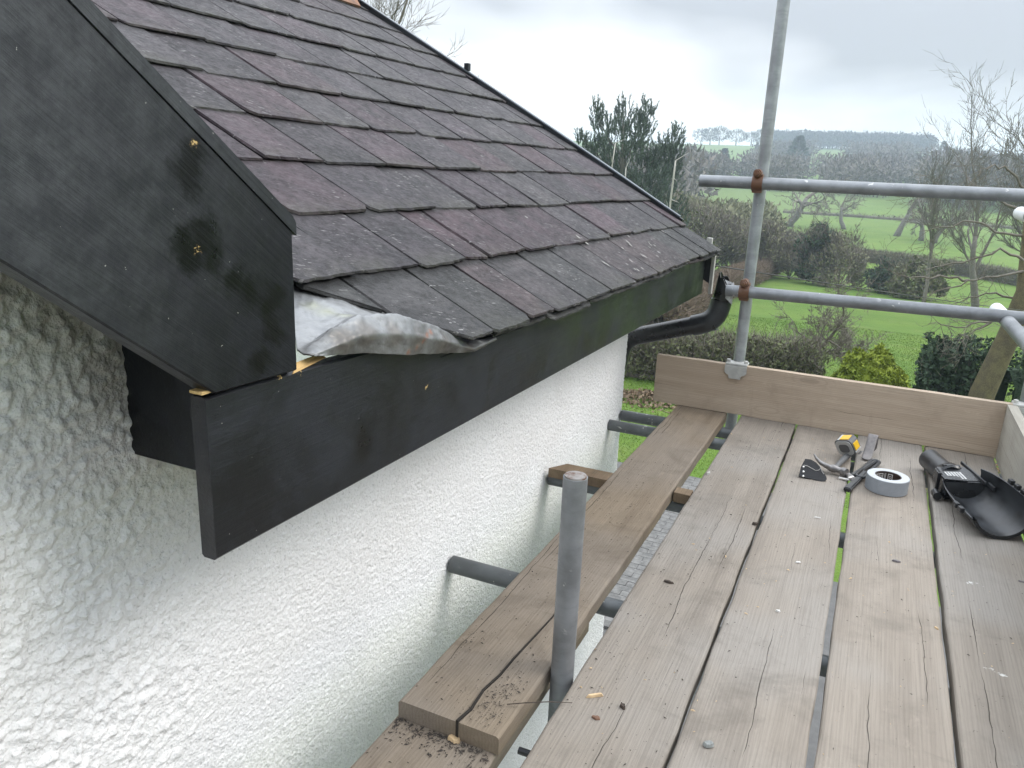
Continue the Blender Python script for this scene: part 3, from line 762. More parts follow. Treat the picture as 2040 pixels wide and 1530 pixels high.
# far verge: black trim standing above the slates, rear barge board with a pale end
def verge_bar(name, o0, o1, h0, h1, s0, s1, mat):
    b = MB(); N = 12; v = []
    for s in np.linspace(s0, s1, N):
        y = verge_y(s); v += [roofP(s, y+o0, h0), roofP(s, y+o1, h0), roofP(s, y+o1, h1), roofP(s, y+o0, h1)]
    f = [(i*4+k, i*4+(k+1) % 4, (i+1)*4+(k+1) % 4, (i+1)*4+k) for i in range(N-1) for k in range(4)]+[(0, 1, 2, 3), ((N-1)*4+3, (N-1)*4+2, (N-1)*4+1, (N-1)*4)]
    b.add(v, f); return hp(b.build(name, mat))
VB = mk_black('verge_black_paint', tint=(0.014, 0.016, 0.020))
verge_bar('verge_trim', 0.0, 0.022, -0.02, 0.036, 0.20, 2.06, VB)
verge_bar('verge_cap', -0.004, 0.026, 0.0362, 0.041, 0.22, 2.06, plain('blue_grey_cap', (0.10, 0.115, 0.135), 0.45))
bb = MB(); p = roofP(1.38, verge_y(1.38)+0.01, 0.041)
bb.box((p.x-0.012, p.y-0.012, p.z-0.002), (p.x+0.012, p.y+0.012, p.z+0.030), 0.003); hp(bb.build('vent_stub', VB))
bb = MB()
v = []
for x in (-0.655, -2.6):
    zt = 0.694+(-0.63-x)*math.tan(R(30))
    v += [(x, 3.446, zt-0.17), (x, 3.468, zt-0.17), (x, 3.468, zt-0.025), (x, 3.446, zt-0.025)]
bb.add(v, [(0, 1, 2, 3), (7, 6, 5, 4)]+[(k, 4+k, 4+(k+1) % 4, (k+1) % 4) for k in range(4)])
hp(bb.build('rear_barge_board', VB))
bb = MB().box((-0.6545, 3.444, 0.492), (-0.640, 3.470, 0.672), 0.002); hp(bb.build('board_end', M['palewood']))
q_ = on_y(1413, 484, 3.475); bb = MB().box((q_[0]-0.012, 3.472, q_[2]-0.05), (q_[0]+0.012, 3.490, q_[2]+0.022), 0.002); hp(bb.build('batten_end', M['palewood']))
# ridge tile at the top of the slope
bb = MB()
for i, (ya, yb) in enumerate(((2.72, 3.17), (2.27, 2.715), (1.82, 2.265))):
    top = roofP(2.06, 0, 0); N = 10; v = []
    for y in (ya, yb):
        for t in np.linspace(-1, 1, N): v.append((top.x-0.02+0.16*t, y, top.z+0.13-0.17*abs(t)**1.4-0.02))
        for t in np.linspace(1, -1, N): v.append((top.x-0.02+0.148*t, y, top.z+0.118-0.17*abs(t)**1.4-0.02))
    n2 = 2*N
    rt = MB().add(v, [(k, (k+1) % n2, n2+(k+1) % n2, n2+k) for k in range(n2)]+[tuple(range(n2)), tuple(range(2*n2-1, n2-1, -1))])
    hp(rt.build('ridge_tile', M['orange'], auto=40))

# lead valley sheet with its curled lip
def build_lead():
    rows = [
        [((583, 556), -.862), ((606, 560), -.850), ((650, 566), -.825), ((760, 616), -.748), ((850, 652), -.706), ((930, 676), -.690), ((985, 668), -.672)],
        [((583, 640), -.775), ((625, 628), -.765), ((668, 622), -.755), ((765, 640), -.715), ((852, 662), -.692), ((930, 684), -.680), ((984, 671), -.668)],
        [((590, 700), -.705), ((640, 672), -.715), ((692, 638), -.712), ((770, 634), -.690), ((858, 658), -.680), ((925, 687), -.672), ((982, 674), -.664)],
        [((603, 709), -.688), ((655, 662), -.682), ((715, 630), -.678), ((790, 628), -.672), ((870, 653), -.668), ((936, 690), -.664), ((986, 674), -.661)],
        [((615, 710), -.676), ((668, 690), -.666), ((722, 668), -.658), ((800, 665), -.654), ((880, 678), -.655), ((942, 696), -.657), ((988, 674), -.659)],
        [((625, 711), -.672), ((680, 706), -.668), ((730, 703), -.666), ((815, 707), -.664), ((890, 703), -.664), ((947, 699), -.663), ((990, 674), -.661)],
    ]
    V = [on_x(u, v_, x) for r_ in rows for (u, v_), x in r_]
    V = [on_x(u, v_-30, x-0.09) for (u, v_), x in rows[0]]+[on_x(u, v_, x-0.022) for (u, v_), x in rows[0]]+[on_x(u, v_, x-0.006) for (u, v_), x in rows[1]]+V[14:]; rows = [rows[0]]+rows
    n = 7; F = [(i*n+k, i*n+k+1, (i+1)*n+k+1, (i+1)*n+k) for i in range(len(rows)-1) for k in range(n-1)]
    o = mesh_obj('lead_flashing', V, F, M['lead'], smooth=True); hp(o)
    md = o.modifiers.new('s', 'SUBSURF'); md.levels = 4; md.render_levels = 4; md.subdivision_type = 'SIMPLE'; m2 = o.modifiers.new('s2', 'SMOOTH'); m2.iterations = 6; m2.factor = 0.5
    tx = bpy.data.textures.new('dent', 'CLOUDS'); tx.noise_scale = 0.035; tx.noise_type = 'HARD_NOISE'
    dp = o.modifiers.new('d', 'DISPLACE'); dp.texture = tx; dp.strength = 0.007; dp.mid_level = 0.5
    so = o.modifiers.new('t', 'SOLIDIFY'); so.thickness = 0.0022; so.offset = 0
build_lead()
bb = MB()
w0, w1, w2 = on_x(584, 745, -.6785), on_x(650, 712, -.6785), on_x(590, 722, -.69)
v = [w0, w1, w1+np.array([-.012, 0, .004]), w2]; v += [q+np.array([-.012, 0, -.006]) for q in v]
bb.add(v, [(0, 1, 2, 3), (7, 6, 5, 4)]+[(k, 4+k, 4+(k+1) % 4, (k+1) % 4) for k in range(4)])
hp(bb.build('bare_wood_wedge', M['rawwood']))
bb = MB()
w = on_x(414, 780, -.676); bb.box(tuple(w-np.array([.02, .009, .003])), tuple(w+np.array([.0, .008, .001])), 0.001)
hp(bb.build('bare_wood_tip', M['rawwood']))

# downpipe swan neck: the gutter it served is gone
def bend(p0, p1, p2, r, n=7):
    p0, p1, p2 = Vector(p0), Vector(p1), Vector(p2); a = (p0-p1).normalized()*r; b = (p2-p1).normalized()*r
    return [p1+a*(1-t)**2+b*t*t for t in np.linspace(0, 1, n)]
YP = 3.40
A0 = Vector((-1.035, YP, 0.02)); A1 = Vector((-1.00, YP, 0.255)); A2 = Vector((-0.598, YP, 0.385)); A3 = Vector((-0.572, YP, 0.555))
dp = MB().tube([A0]+bend(A0, A1, A2, 0.07)+bend(A1, A2, A3, 0.001, 2)[:1], 0.040, 24)
pipe = hp(dp.build('downpipe', M['bplastic'], smooth=True, auto=40))
bb = MB().tube([A1.lerp(A2, 0.76)]+bend(A1, A2, A3, 0.065)+[A2.lerp(A3, 0.55)], 0.0455, 24); o = hp(bb.build('pipe_elbow', M['bplastic2'], smooth=True, auto=40))
# upright stub with a torn, pale-edged mouth
N = 28; v = []; f = []
ax = (A3-A2).normalized(); ux = Vector((0, 1, 0)); vx = ax.cross(ux)
for k in range(N):
    a = 2*math.pi*k/N; cx = math.cos(a); sx = math.sin(a)
    toright = (-vx*1).dot(Vector((1, 0, 0)))
    d = ux*cx+vx*sx
    hgt = 0.185-0.022*d.x/1.0+0.006*math.sin(7*a)-(0.03 if abs(a-4.6) < 0.35 else 0)
    for rr, top in ((0.039, 0), (0.0385, 1)):
        pass
    v += [A2+ax*0.03+d*0.040, A2+ax*hgt+d*0.040, A2+ax*hgt+d*0.0365, A2+ax*0.03+d*0.0365]
for k in range(N):
    j = (k+1) % N
    for q in range(3): f.append((k*4+q, k*4+q+1, j*4+q+1, j*4+q))
stub = hp(MB().add(v, f).build('pipe_stub', M['bplastic'], smooth=True, auto=40))
bb = MB()   # broken white sliver on the mouth
m0 = on_y(1447, 572, YP-0.042); m1 = on_y(1458, 607, YP-0.042); m2 = on_y(1445, 594, YP-0.045); m3 = on_y(1459, 590, YP-0.02); m4 = on_y(1441, 556, YP-0.04); m5 = on_y(1462, 565, YP-0.01)
off = np.array([0, 0.003, 0])
v = [m4, m5, m3, m1, m2, m0]; n = 6
bb.add(v+[q+off for q in v], [tuple(range(n)), tuple(range(2*n-1, n-1, -1))]+[(k, n+k, n+(k+1) % n, (k+1) % n) for k in range(n)])
hp(bb.build('torn_pipe_edge', plain('torn_plastic_edge', (0.45, 0.45, 0.45), 0.5, var=0.4, scale=60)))

# ------------------------------------------------------------------ scaffold
TR = 0.02415
def board(name, mat, x0, x1, y0, y1, zt, T=0.038, axis='Y', seed=0, warp=0.003, notch=0.003):
    """sawn board with worn edges; local y along the length"""
    W, L = x1-x0, y1-y0; N = max(10, int(L/0.05)); v = []; f = []
    for i in range(N+1):
        t = i/N; y = (t-0.5)*L
        e0 = notch*(nz3(y*7, seed, 0.3)+0.6*nz3(y*31, seed, 4)); e1 = notch*(nz3(y*7, seed, 9.3)+0.6*nz3(y*29, seed, 14)); wz = warp*nz3(y*1.3, seed, 5)
        yy0 = 0.004*nz3(seed, 3, 1) if i in (0, N) else 0
        r = 0.005
        sec = [(-W/2+e0, -T/2), (-W/2+e0, T/2-r), (-W/2+e0+r*0.5, T/2-r*0.35), (-W/2+e0+r*1.4, T/2), (-W/4, T/2+warp*0.25*nz3(y*2.2, seed, 31)), (0, T/2+warp*0.3*nz3(y*2, seed, 37)), (W/4, T/2+warp*0.25*nz3(y*2.2, seed, 41)), (W/2-e1-r*1.4, T/2), (W/2-e1-r*0.5, T/2-r*0.35), (W/2-e1, T/2-r), (W/2-e1, -T/2)]
        v += [(a, y+yy0, b+wz*(1 if b > 0 else 0)) for a, b in sec]
    m = 11
    for i in range(N):
        for k in range(m): f.append((i*m+k, i*m+(k+1) % m, (i+1)*m+(k+1) % m, (i+1)*m+k))
    f += [tuple(range(m)), tuple(N*m+k for k in range(m-1, -1, -1))]
    return MB().add(v, f).build(name, mat, loc=((x0+x1)/2, (y0+y1)/2, zt-T/2))
GB = 'boards of the scaffold deck'
for i, (a, b, lab) in enumerate(((-0.434, -0.2085, 'pale scaffold board speckled with bark grit, leftmost of the main deck'),
                                 (-0.2000, 0.0215, 'scaffold board between the speckled board and the widest gap'),
                                 (0.0360, 0.2690, 'scaffold board under the tape roll'),
                                 (0.2805, 0.5170, 'scaffold board with white paint blotches under the black gutter fitting'))):
    o = board('scaffold_board', M['deck4' if i == 3 else 'deck'], a, b, -0.95-0.06*i, 3.345, 0.0, seed=i*3.7+1); tag(o, lab, 'scaffold board', GB)
o = board('inside_board', M['inner'], -0.714, -0.494, 1.088, 3.345, 0.0005, seed=23.1, T=0.040); tag(o, 'brown split scaffold board beside the white wall, its near end lapped over another', 'scaffold board', GB)
inb = o
o = board('inside_board', M['inner'], -0.722, -0.500, -0.95, 1.60, -0.040, seed=29.4, T=0.038); tag(o, 'lower brown scaffold board under the lapped end at the bottom edge', 'scaffold board', GB)
# the long split in the lapped board: its shade as a solid dark strip set in the top
def split_shade():
    pts = [(0.0, 1.087), (0.006, 1.13), (0.004, 1.19), (0.010, 1.25), (0.012, 1.31), (0.018, 1.37), (0.020, 1.44), (0.026, 1.50), (0.026, 1.56), (0.030, 1.62)]
    V = []; F = []
    for i, (dx, y) in enumerate(pts):
        w = 0.0022*(1-i/len(pts))+0.0004; x = -0.583+dx+0.0015*math.sin(i*2.3); V += [(x-w, y, 0.0045), (x+w, y, 0.0045), (x+w, y, -0.036), (x-w, y, -0.036)]
    n = len(pts)
    for i in range(n-1):
        for k in range(4): F.append((i*4+k, i*4+(k+1) % 4, (i+1)*4+(k+1) % 4, (i+1)*4+k))
    F += [(0, 1, 2, 3), ((n-1)*4+3, (n-1)*4+2, (n-1)*4+1, (n-1)*4)]
    b = MB().add(V, F).build('split_shade_strip', plain('crack_shadow_wood', (0.02, 0.016, 0.012), 0.95)); b.parent = inb; b.matrix_parent_inverse = Matrix.Translation(inb.location).inverted()
split_shade()

def part_of(o, par):
    o.parent = par; o.matrix_parent_inverse = Matrix.Translation(Vector(par.location)).inverted(); return o

def tube_obj(name, p0, p1, mat, r=TR, inner=0.84, label=None, group='scaffold tubes', cat='scaffold tube'):
    p0, p1 = Vector(p0), Vector(p1); N = 8
    o = MB().tube([p0.lerp(p1, t)-p0 for t in np.linspace(0, 1, N)], r, 28, inner=inner).build(name, mat, loc=p0, smooth=True, auto=40)
    if label: tag(o, label, cat, group)
    return o
# toe boards
tb = board('toe_board', M['toe'], -0.108, 0.108, -0.70, 0.70, 0.019, T=0.036, seed=51.3, warp=0.002, notch=0.0015)
tb.rotation_euler = (R(90), 0, R(90)); tb.rotation_euler = Matrix(((0, 1, 0), (0, 0, 1), (1, 0, 0))).to_euler(); tb.location = (-0.122, 3.3495, 0.1105)
tag(tb, 'brown toe board on edge across the far end of the deck', 'toe board', 'toe boards')
tb2 = board('toe_board', M['toe2'], -0.108, 0.108, -2.1, 2.1, 0.019, T=0.036, seed=63.3, warp=0.002, notch=0.0015)
tb2.rotation_euler = Matrix(((0, 0, 1), (0, -1, 0), (1, 0, 0))).to_euler(); tb2.location = (0.539, 1.228, 0.1085)
tag(tb2, 'greyish toe board running along the right edge of the deck', 'toe board', 'toe boards')
b = MB().box((0.523, 3.10, 0.2185), (0.556, 3.245, 0.2215), 0.001); o = b.build('end_plate', M['cast']); part_of(o, tb2)

# uprights
post = tube_obj('upright_tube', (-0.478, 3.3935+0.0005, GZ), (-0.480, 3.3945, 2.6), M['galv_light'], label='tall galvanised upright behind the far toe board', inner=0.84)
fore = tube_obj('upright_tube', (-0.4670, 1.333, GZ), (-0.4655, 1.328, 0.437), M['galv'], inner=None, label='short capped upright rising through the gap beside the brown board')
b = MB().tube([(0, 0, 0), (0, 0, 0.004)], [0.0225, 0.0215], 28); e = b.build('tube_plug', M['galv_end'], loc=(-0.4655, 1.328, 0.4362)); part_of(e, fore)
rpost = tube_obj('upright_tube', (0.592, 3.40, GZ), (0.592, 3.40, 0.585), M['galv'], label='upright at the right corner behind the toe board')
# base plates for the uprights
for pr, (x, y) in ((post, (-0.478, 3.394)), (fore, (-0.467, 1.333)), (rpost, (0.592, 3.40))):
    b = MB().box((x-0.075, y-0.075, GZ-0.004), (x+0.075, y+0.075, GZ+0.004)); part_of(b.build('base_plate', M['galv_dark']), pr)
# guard rails
YR = 3.3445
rail_t = tube_obj('guard_rail', (-0.718, YR, 0.972), (1.0, YR, 0.975), M['galv'], label='upper galvanised guard rail crossing the tall upright')
rail_l = tube_obj('guard_rail', (-0.560, YR, 0.532), (1.0, YR, 0.547), M['galv_paint'], label='lower guard rail with white paint splashes at its left end')
for s, z in ((rail_l, 0.480), (rail_t, 0.903)):
    pass
side_l = tube_obj('side_rail', (0.455, 3.60, 0.530), (0.62, -0.9, 0.44), M['galv'], label='tube with a pale end passing under the lower guard rail at right', inner=None)
side_t = tube_obj('side_rail', (0.466, 3.60, 0.905), (0.64, -0.9, 0.86), M['galv'], label='tube with a pale end below the upper guard rail at the right edge', inner=None)
for s, a, bb_ in ((side_l, (0.455, 3.60, 0.530), (0.62, -0.9, 0.44)), (side_t, (0.466, 3.60, 0.905), (0.64, -0.9, 0.86))):
    a = Vector(a); d = (Vector(bb_)-a).normalized()
    c = MB().tube([a-d*0.014, a-d*0.010, a-d*0.004, a+d*0.03, a+d*0.20, a+d*0.203], [0.010, 0.019, 0.0248, 0.0256, 0.0256, 0.0245], 24).build('end_cap', M['whitecap'], smooth=True, auto=50)
    part_of(c, s)

def coupler(par, px_, py_, pz, rail_r=TR, mat=M['rust'], front=-1):
    """double coupler: saddle on the rail, strap with bolt over its front"""
    b = MB()
    yf = py_+front*(rail_r)
    # strap bent round the front of the rail
    N = 12; pr = []
    for t in np.linspace(-100, 100, N):
        a = R(t); pr.append((py_+front*math.cos(a)*(rail_r+0.0008), pz+math.sin(a)*(rail_r+0.0008)))
    po = [(py_+front*math.cos(R(t))*(rail_r+0.0065), pz+math.sin(R(t))*(rail_r+0.0065)) for t in np.linspace(-100, 100, N)]
    v = [(px_+s_*0.0205, y, z) for s_ in (-1, 1) for (y, z) in pr+po]
    m = 2*N; f = []
    for s_ in (0, 1):
        for k in range(N-1):
            f.append((s_*m+k, s_*m+k+1, s_*m+N+k+1, s_*m+N+k))
    for k in range(N-1):
        f.append((N+k, N+k+1, m+N+k+1, m+N+k)); f.append((k, k+1, m+k+1, m+k))
    f.append((0, N, m+N, m)); f.append((N-1, m-1, m+m-1, m+N-1))
    b.add(v, f)
    # lugs above and below
    b.box((px_-0.019, py_-0.016, pz+rail_r+0.001), (px_+0.019, py_+0.022, pz+rail_r+0.012), 0.003)
    b.box((px_-0.019, py_-0.010, pz-rail_r-0.014), (px_+0.019, py_+0.022, pz-rail_r-0.001), 0.003)
    o = part_of(b.build('coupler', mat, auto=40), par)
    bo = MB(); c = Vector((px_-0.002, yf+0.012, pz+rail_r+0.014))
    bo.tube([c+Vector((0, 0.02, 0)), c+Vector((0, -0.018, 0)), c+Vector((0, -0.019, 0))], [0.0165, 0.0165, 0.014], 20)
    bo.tube([c+Vector((0, -0.0185, 0)), c+Vector((0, -0.030, 0))], 0.0125, 6); bo.tube([c+Vector((0, -0.0295, 0)), c+Vector((0, -0.040, 0))], 0.0065, 10)
    q = bo.build('bolt', M['rust'], auto=40); q.parent = o
    return o
coupler(rail_t, -0.4855, YR, 0.9727); coupler(rail_l, -0.4845, YR, 0.5335)
# toe-board clip round the upright
def toe_clip(par, x, y, z):
    b = MB()
    prof = [(-0.045, 0.012), (-0.045, -0.018), (-0.036, -0.026), (-0.028, -0.028), (-0.024, -0.044), (0.022, -0.044), (0.026, -0.028), (0.036, -0.026), (0.045, -0.018), (0.045, 0.012)]
    Mx = Matrix(((1, 0, 0, x), (0, 0, -1, y), (0, 1, 0, z), (0, 0, 0, 1)))
    b.prism(prof, 0.0, 0.008, Mx)
    b.box((x-0.045, y, z+0.0125), (x+0.045, y+0.058, z+0.022), 0.004)
    for sx in (-1, 1): b.tube([(x+sx*0.036, y+0.02, z+0.020), (x+sx*0.036, y+0.02, z+0.034)], 0.009, 6)
    part_of(b.build('toe_board_clip', M['cast'], auto=40), par)
toe_clip(post, -0.4785, 3.3285, 0.205); toe_clip(rpost, 0.585, 3.3285, 0.200)
b = MB().box((0.535, 3.36, 0.505), (0.572, 3.392, 0.520), 0.003).box((0.50, 3.352, 0.494), (0.56, 3.40, 0.5045), 0.003); part_of(b.build('coupler', M['galv_dark']), rail_l)

# transoms: tubes under the deck whose ends touch the wall
ZT = -0.0382-TR
GT = 'cross tubes under the deck'
for y, lab in ((1.70, 'cross tube poking out to the wall beside the brown board, nearest one'), (2.405, 'cross tube carrying a wooden packer against the wall'),
               (3.085, 'nearer of two parallel cross tubes by the wall corner'), (3.245, 'farther of two parallel cross tubes by the wall corner')):
    tube_obj('cross_tube', (XW+0.006 if y < 3 else XW+(0.0 if y < 3.2 else 0.006), y, ZT), (0.66, y+0.02, ZT), M['galv_dark'], label=lab, group=GT)
tube_obj('cross_tube', (-0.44, 0.35, ZT), (0.66, 0.36, ZT), M['galv_dark'])
bpy.context.scene.objects['cross_tube.004']; tag(bpy.data.objects['cross_tube.004'], 'cross tube under the near end of the deck', 'scaffold tube', GT)
# ledgers
for x, lab in ((-0.615, 'long ledger tube below the inner edge of the deck'), (0.542, 'long ledger tube below the outer edge of the deck')):
    tube_obj('ledger_tube', (x, -0.95, ZT-2*TR-0.0005), (x, 3.5, ZT-2*TR-0.0005), M['galv_dark'], label=lab, group=GT)
b = board('wood_packer', M['packer'], -0.932, -0.40, -0.030, 0.030, 0.0, T=0.036, seed=81, warp=0.002)
b.location = (-0.665, 2.395, -0.0185)
bpy.data.objects.remove(b)
b = MB()
v = [(-0.928, 2.358, -0.038), (-0.56, 2.362, -0.038), (-0.56, 2.432, -0.038), (-0.925, 2.428, -0.038), (-0.928, 2.360, -0.006), (-0.56, 2.364, -0.006), (-0.56, 2.432, -0.004), (-0.885, 2.428, -0.004)]
b.add(v, [(3, 2, 1, 0), (4, 5, 6, 7), (0, 1, 5, 4), (2, 3, 7, 6), (0, 4, 7, 3), (1, 2, 6, 5)])
o = b.build('wood_packer', M['packer']); tag(o, 'offcut of dark wood lying on a cross tube against the white wall', 'wood block')
o2 = MB().box((-0.49, 2.375, -0.038), (-0.436, 2.425, -0.003), 0.002).build('wood_packer', M['packer']); tag(o2, 'small wood block in the gap between brown board and pale deck', 'wood block')
b = MB().tube([(0, 0, 0), (0.11, 0.004, 0)], 0.007, 10); o = b.build('bolt_end', M['bplastic'], loc=(-0.475, 1.125, -0.05)); 
o.location = (-0.470, 1.125, -0.046); tag(o, 'black bolt end sticking out from under the speckled board', 'bolt')

# ------------------------------------------------------------------ things lying on the deck
def tape_roll():
    t = empty('tape_roll', (0.142, 2.765, 0.0012)); tag(t, 'roll of grey duct tape lying flat on the deck', 'tape roll')
    R0, R1, H = 0.0665, 0.0385, 0.050; N = 56
    def ring(ra, za, rb, zb): return ra, za, rb, zb
    def revolve(name, prof, mat, par, closed=False):
        v = []; f = []; m = len(prof)
        for k in range(N):
            a = 2*math.pi*k/N
            for r, z in prof: v.append((r*math.cos(a), r*math.sin(a), z))
        for k in range(N):
            j = (k+1) % N
            for q in range(m if closed else m-1): f.append((k*m+q, k*m+(q+1) % m, j*m+(q+1) % m, j*m+q))
        return MB().add(v, f).build(name, mat, par, smooth=True, auto=35)
    revolve('tape', [(R0, 0.0012), (R0, H-0.0012), (R0-0.0012, H-0.0002), (R0-0.0012, 0.0002)], M['tape'], t, True)
    revolve('tape_side', [(R0-0.0014, 0.0), (R0-0.0014, H), (R1+0.003, H), (R1+0.003, 0.0)], M['tapeside'], t, True)
    core = revolve('core', [(R1+0.0028, 0.001), (R1+0.0028, H-0.001), (R1, H-0.001), (R1, 0.001)], M['core'], t, True)
    # printed marks on the inside of the core
    b = MB()
    rr = R1-0.0004
    def mark(a0, a1, z0, z1):
        v = [(rr*math.cos(a), rr*math.sin(a), z) for z in (z0, z1) for a in np.linspace(a0, a1, 5)]
        b.add(v, [(i, i+1, i+6, i+5) for i in range(4)])
    for c in (1.35, 2.15, 2.75):
        for a0, a1, z0, z1 in ((-.20, .20, .040, .0425), (-.20, .20, .020, .0225), (-.20, -.15, .0225, .040), (.15, .20, .0225, .040), (-.09, .09, .034, .0355), (-.09, .09, .027, .0285), (-.09, -.06, .0285, .034), (.06, .09, .0285, .034)):
            mark(c+a0, c+a1, z0, z1)
    for a0 in (1.72, 1.80, 2.45): mark(a0, a0+0.035, 0.018, 0.044)
    b.build('core_print', M['white'], core, fix=False)
tape_roll()

def flat_piece(outline, th, mat, name, par=None, loc=(0, 0, 0), rot=None, bev=0.0012):
    o = MB().prism(outline, 0, th).build(name, mat, par, loc, rot=rot)
    bm = bmesh.new(); bm.from_mesh(o.data); bmesh.ops.bevel(bm, geom=bm.edges[:], offset=bev, segments=2, affect='EDGES'); bm.to_mesh(o.data); bm.free()
    return o
def ZP(u, v, z=0.0): p = on_z(u, v, z); return Vector((p[0], p[1], z))

# --- leather holder with rivets (left), raised a little so its face shows
def holder():
    o3 = ZP(1618, 950); t = empty('leather_holster', (o3.x, o3.y, 0.001)); tag(t, 'black leather tool holster with three bright rivets left of the claw hammer', 'tool holster')
    pts = [(1591, 946), (1604, 914), (1618, 916), (1634, 930), (1646, 948), (1646, 956), (1638, 960)]
    # standing on its lower edge, leaning back: unproject on a tilted plane
    n = Vector((0.10, -0.85, 0.52)).normalized(); p0 = ZP(1591, 948, 0.004)
    def pl(u, v, off=0.0):
        r = Vector(ray(u, v)); c = Vector((0, 0, EYE)); k = ((p0+n*off)-c).dot(n)/r.dot(n); return c+r*k-o3
    def sheet(px_, th, name, mat, off=0.0):
        f_ = [pl(u, v, off) for u, v in px_]; b_ = [p-n*th for p in f_]; m = len(f_)
        return MB().add(f_+b_, [tuple(range(m)), tuple(range(2*m-1, m-1, -1))]+[(i, m+i, m+(i+1) % m, (i+1) % m) for i in range(m)]).build(name, mat, t)
    out = [(1591, 949), (1596, 930), (1604, 914.5), (1616, 916), (1626, 922), (1634, 931), (1640, 940), (1646, 950), (1647, 955), (1644, 959), (1638, 960.5), (1620, 956)]
    sheet(out, 0.006, 'pouch', M['leather'])
    sheet([(1591.5, 948.5), (1598, 927), (1607, 929), (1624, 938), (1637, 944), (1646, 951), (1646.5, 955), (1643, 958.5), (1637, 959.5)], 0.004, 'front_flap', M['leather'], 0.005)
    b = MB()
    def thread(px_, r=0.0011):
        b.tube([pl(u, v, 0.0065) for u, v in px_], r, 6)
    thread([(1601, 927), (1609, 929), (1618, 934), (1625, 938), (1631, 937), (1635, 933), (1632, 926)])
    thread([(1635, 934), (1638, 940), (1641, 945)])
    b.build('stitching', M['stitch'], t)
    for u, v in ((1600.6, 930.5), (1600.4, 940), (1600, 949)):
        c = pl(u, v, 0.0052); MB().tube([c, c+n*0.0012, c+n*0.002], [0.0036, 0.0033, 0.0018], 14).build('rivet', M['rivet'], t)
holder()

def hammer():
    o3 = ZP(1655, 930); t = empty('claw_hammer', (o3.x, o3.y, 0.001)); tag(t, 'worn steel claw hammer head lying between holster and tape measure', 'hammer')
    def q(u, v, z): return ZP(u, v, z)-Vector((o3.x, o3.y, 0.001))
    # two curved claws
    for off in (0.0, 0.011):
        path = [(1622, 905, 0.052), (1627, 914, 0.046), (1634, 921, 0.040), (1643, 926, 0.034), (1652, 930, 0.028)]
        pts = [q(u, v, z-off)+Vector((off*0.3, -off*0.8, 0)) for u, v, z in path]
        MB().tube(pts, [0.0028, 0.0052, 0.0068, 0.008, 0.009], 10).build('claw', M['steel'], t, smooth=True, auto=50)
    c0, c1, c2, c3 = q(1650, 931, 0.024), q(1664, 934, 0.020), q(1676, 938, 0.018), q(1686, 942, 0.018)
    MB().tube([c0, c0.lerp(c1, .5), c1, c1.lerp(c2, .4), c2, c2.lerp(c3, .2), c3], [0.010, 0.0135, 0.0145, 0.011, 0.0115, 0.0155, 0.015], 14).build('hammer_head', M['steel'], t, smooth=True, auto=45)
    # handle runs away under the tape measure
    h0, h1 = q(1664, 932, 0.020), q(1702, 893, 0.014)
    MB().tube([h0, h0.lerp(h1, 0.25), h0.lerp(h1, 0.6), h1], [0.0085, 0.0095, 0.012, 0.0125], 12).build('handle', M['dgrey'], t, smooth=True, auto=50)
hammer()

def tape_measure():
    c = ZP(1690, 918); t = empty('tape_measure', (c.x+0.004, c.y+0.02, 0.026)); tag(t, 'grey and yellow tape measure resting on the hammer', 'tape measure')
    t.rotation_euler = (R(24), R(-18), R(-32))
    # rounded body standing on its narrow edge: outline in local XZ, thickness along Y
    def rr(w, h, r, n=6):
        out = []
        for cx, cy, a0 in ((w/2-r, h/2-r, 0), (-w/2+r, h/2-r, 90), (-w/2+r, -h/2+r, 180), (w/2-r, -h/2+r, 270)):
            for k in range(n+1): a = R(a0+90*k/n); out.append((cx+r*math.cos(a), cy+r*math.sin(a)))
        return out
    Mx = Matrix(((1, 0, 0, 0), (0, 0, 1, 0), (0, 1, 0, 0.034), (0, 0, 0, 1)))
    MB().prism(rr(0.072, 0.066, 0.017), -0.019, 0.019, Mx).build('case', M['dgrey'], t, auto=35)
    MB().prism(rr(0.064, 0.058, 0.016), 0.0195, 0.023, Mx).prism(rr(0.064, 0.058, 0.016), -0.023, -0.0195, Mx).build('side_cover', M['silver'], t, auto=35)
    MB().box((0.0355, -0.014, 0.020), (0.0385, 0.014, 0.050), 0.0012).box((-0.012, -0.0145, 0.0665), (0.024, 0.0145, 0.0695), 0.001).build('yellow_band', M['yellow'], t)
    MB().box((-0.020, -0.0185, 0.0668), (-0.013, 0.0185, 0.0685), 0.0008).box((0.0355, -0.0185, 0.012), (0.0382, 0.0185, 0.018), 0.0008).build('trim', M['silver'], t)
    MB().prism(rr(0.040, 0.034, 0.012), -0.0245, -0.0232, Mx).build('side_label', M['dgrey'], t)
    MB().box((0.034, -0.010, 0.001), (0.047, 0.010, 0.0025), 0.0004).build('blade_hook', M['steel'], t)
tape_measure()

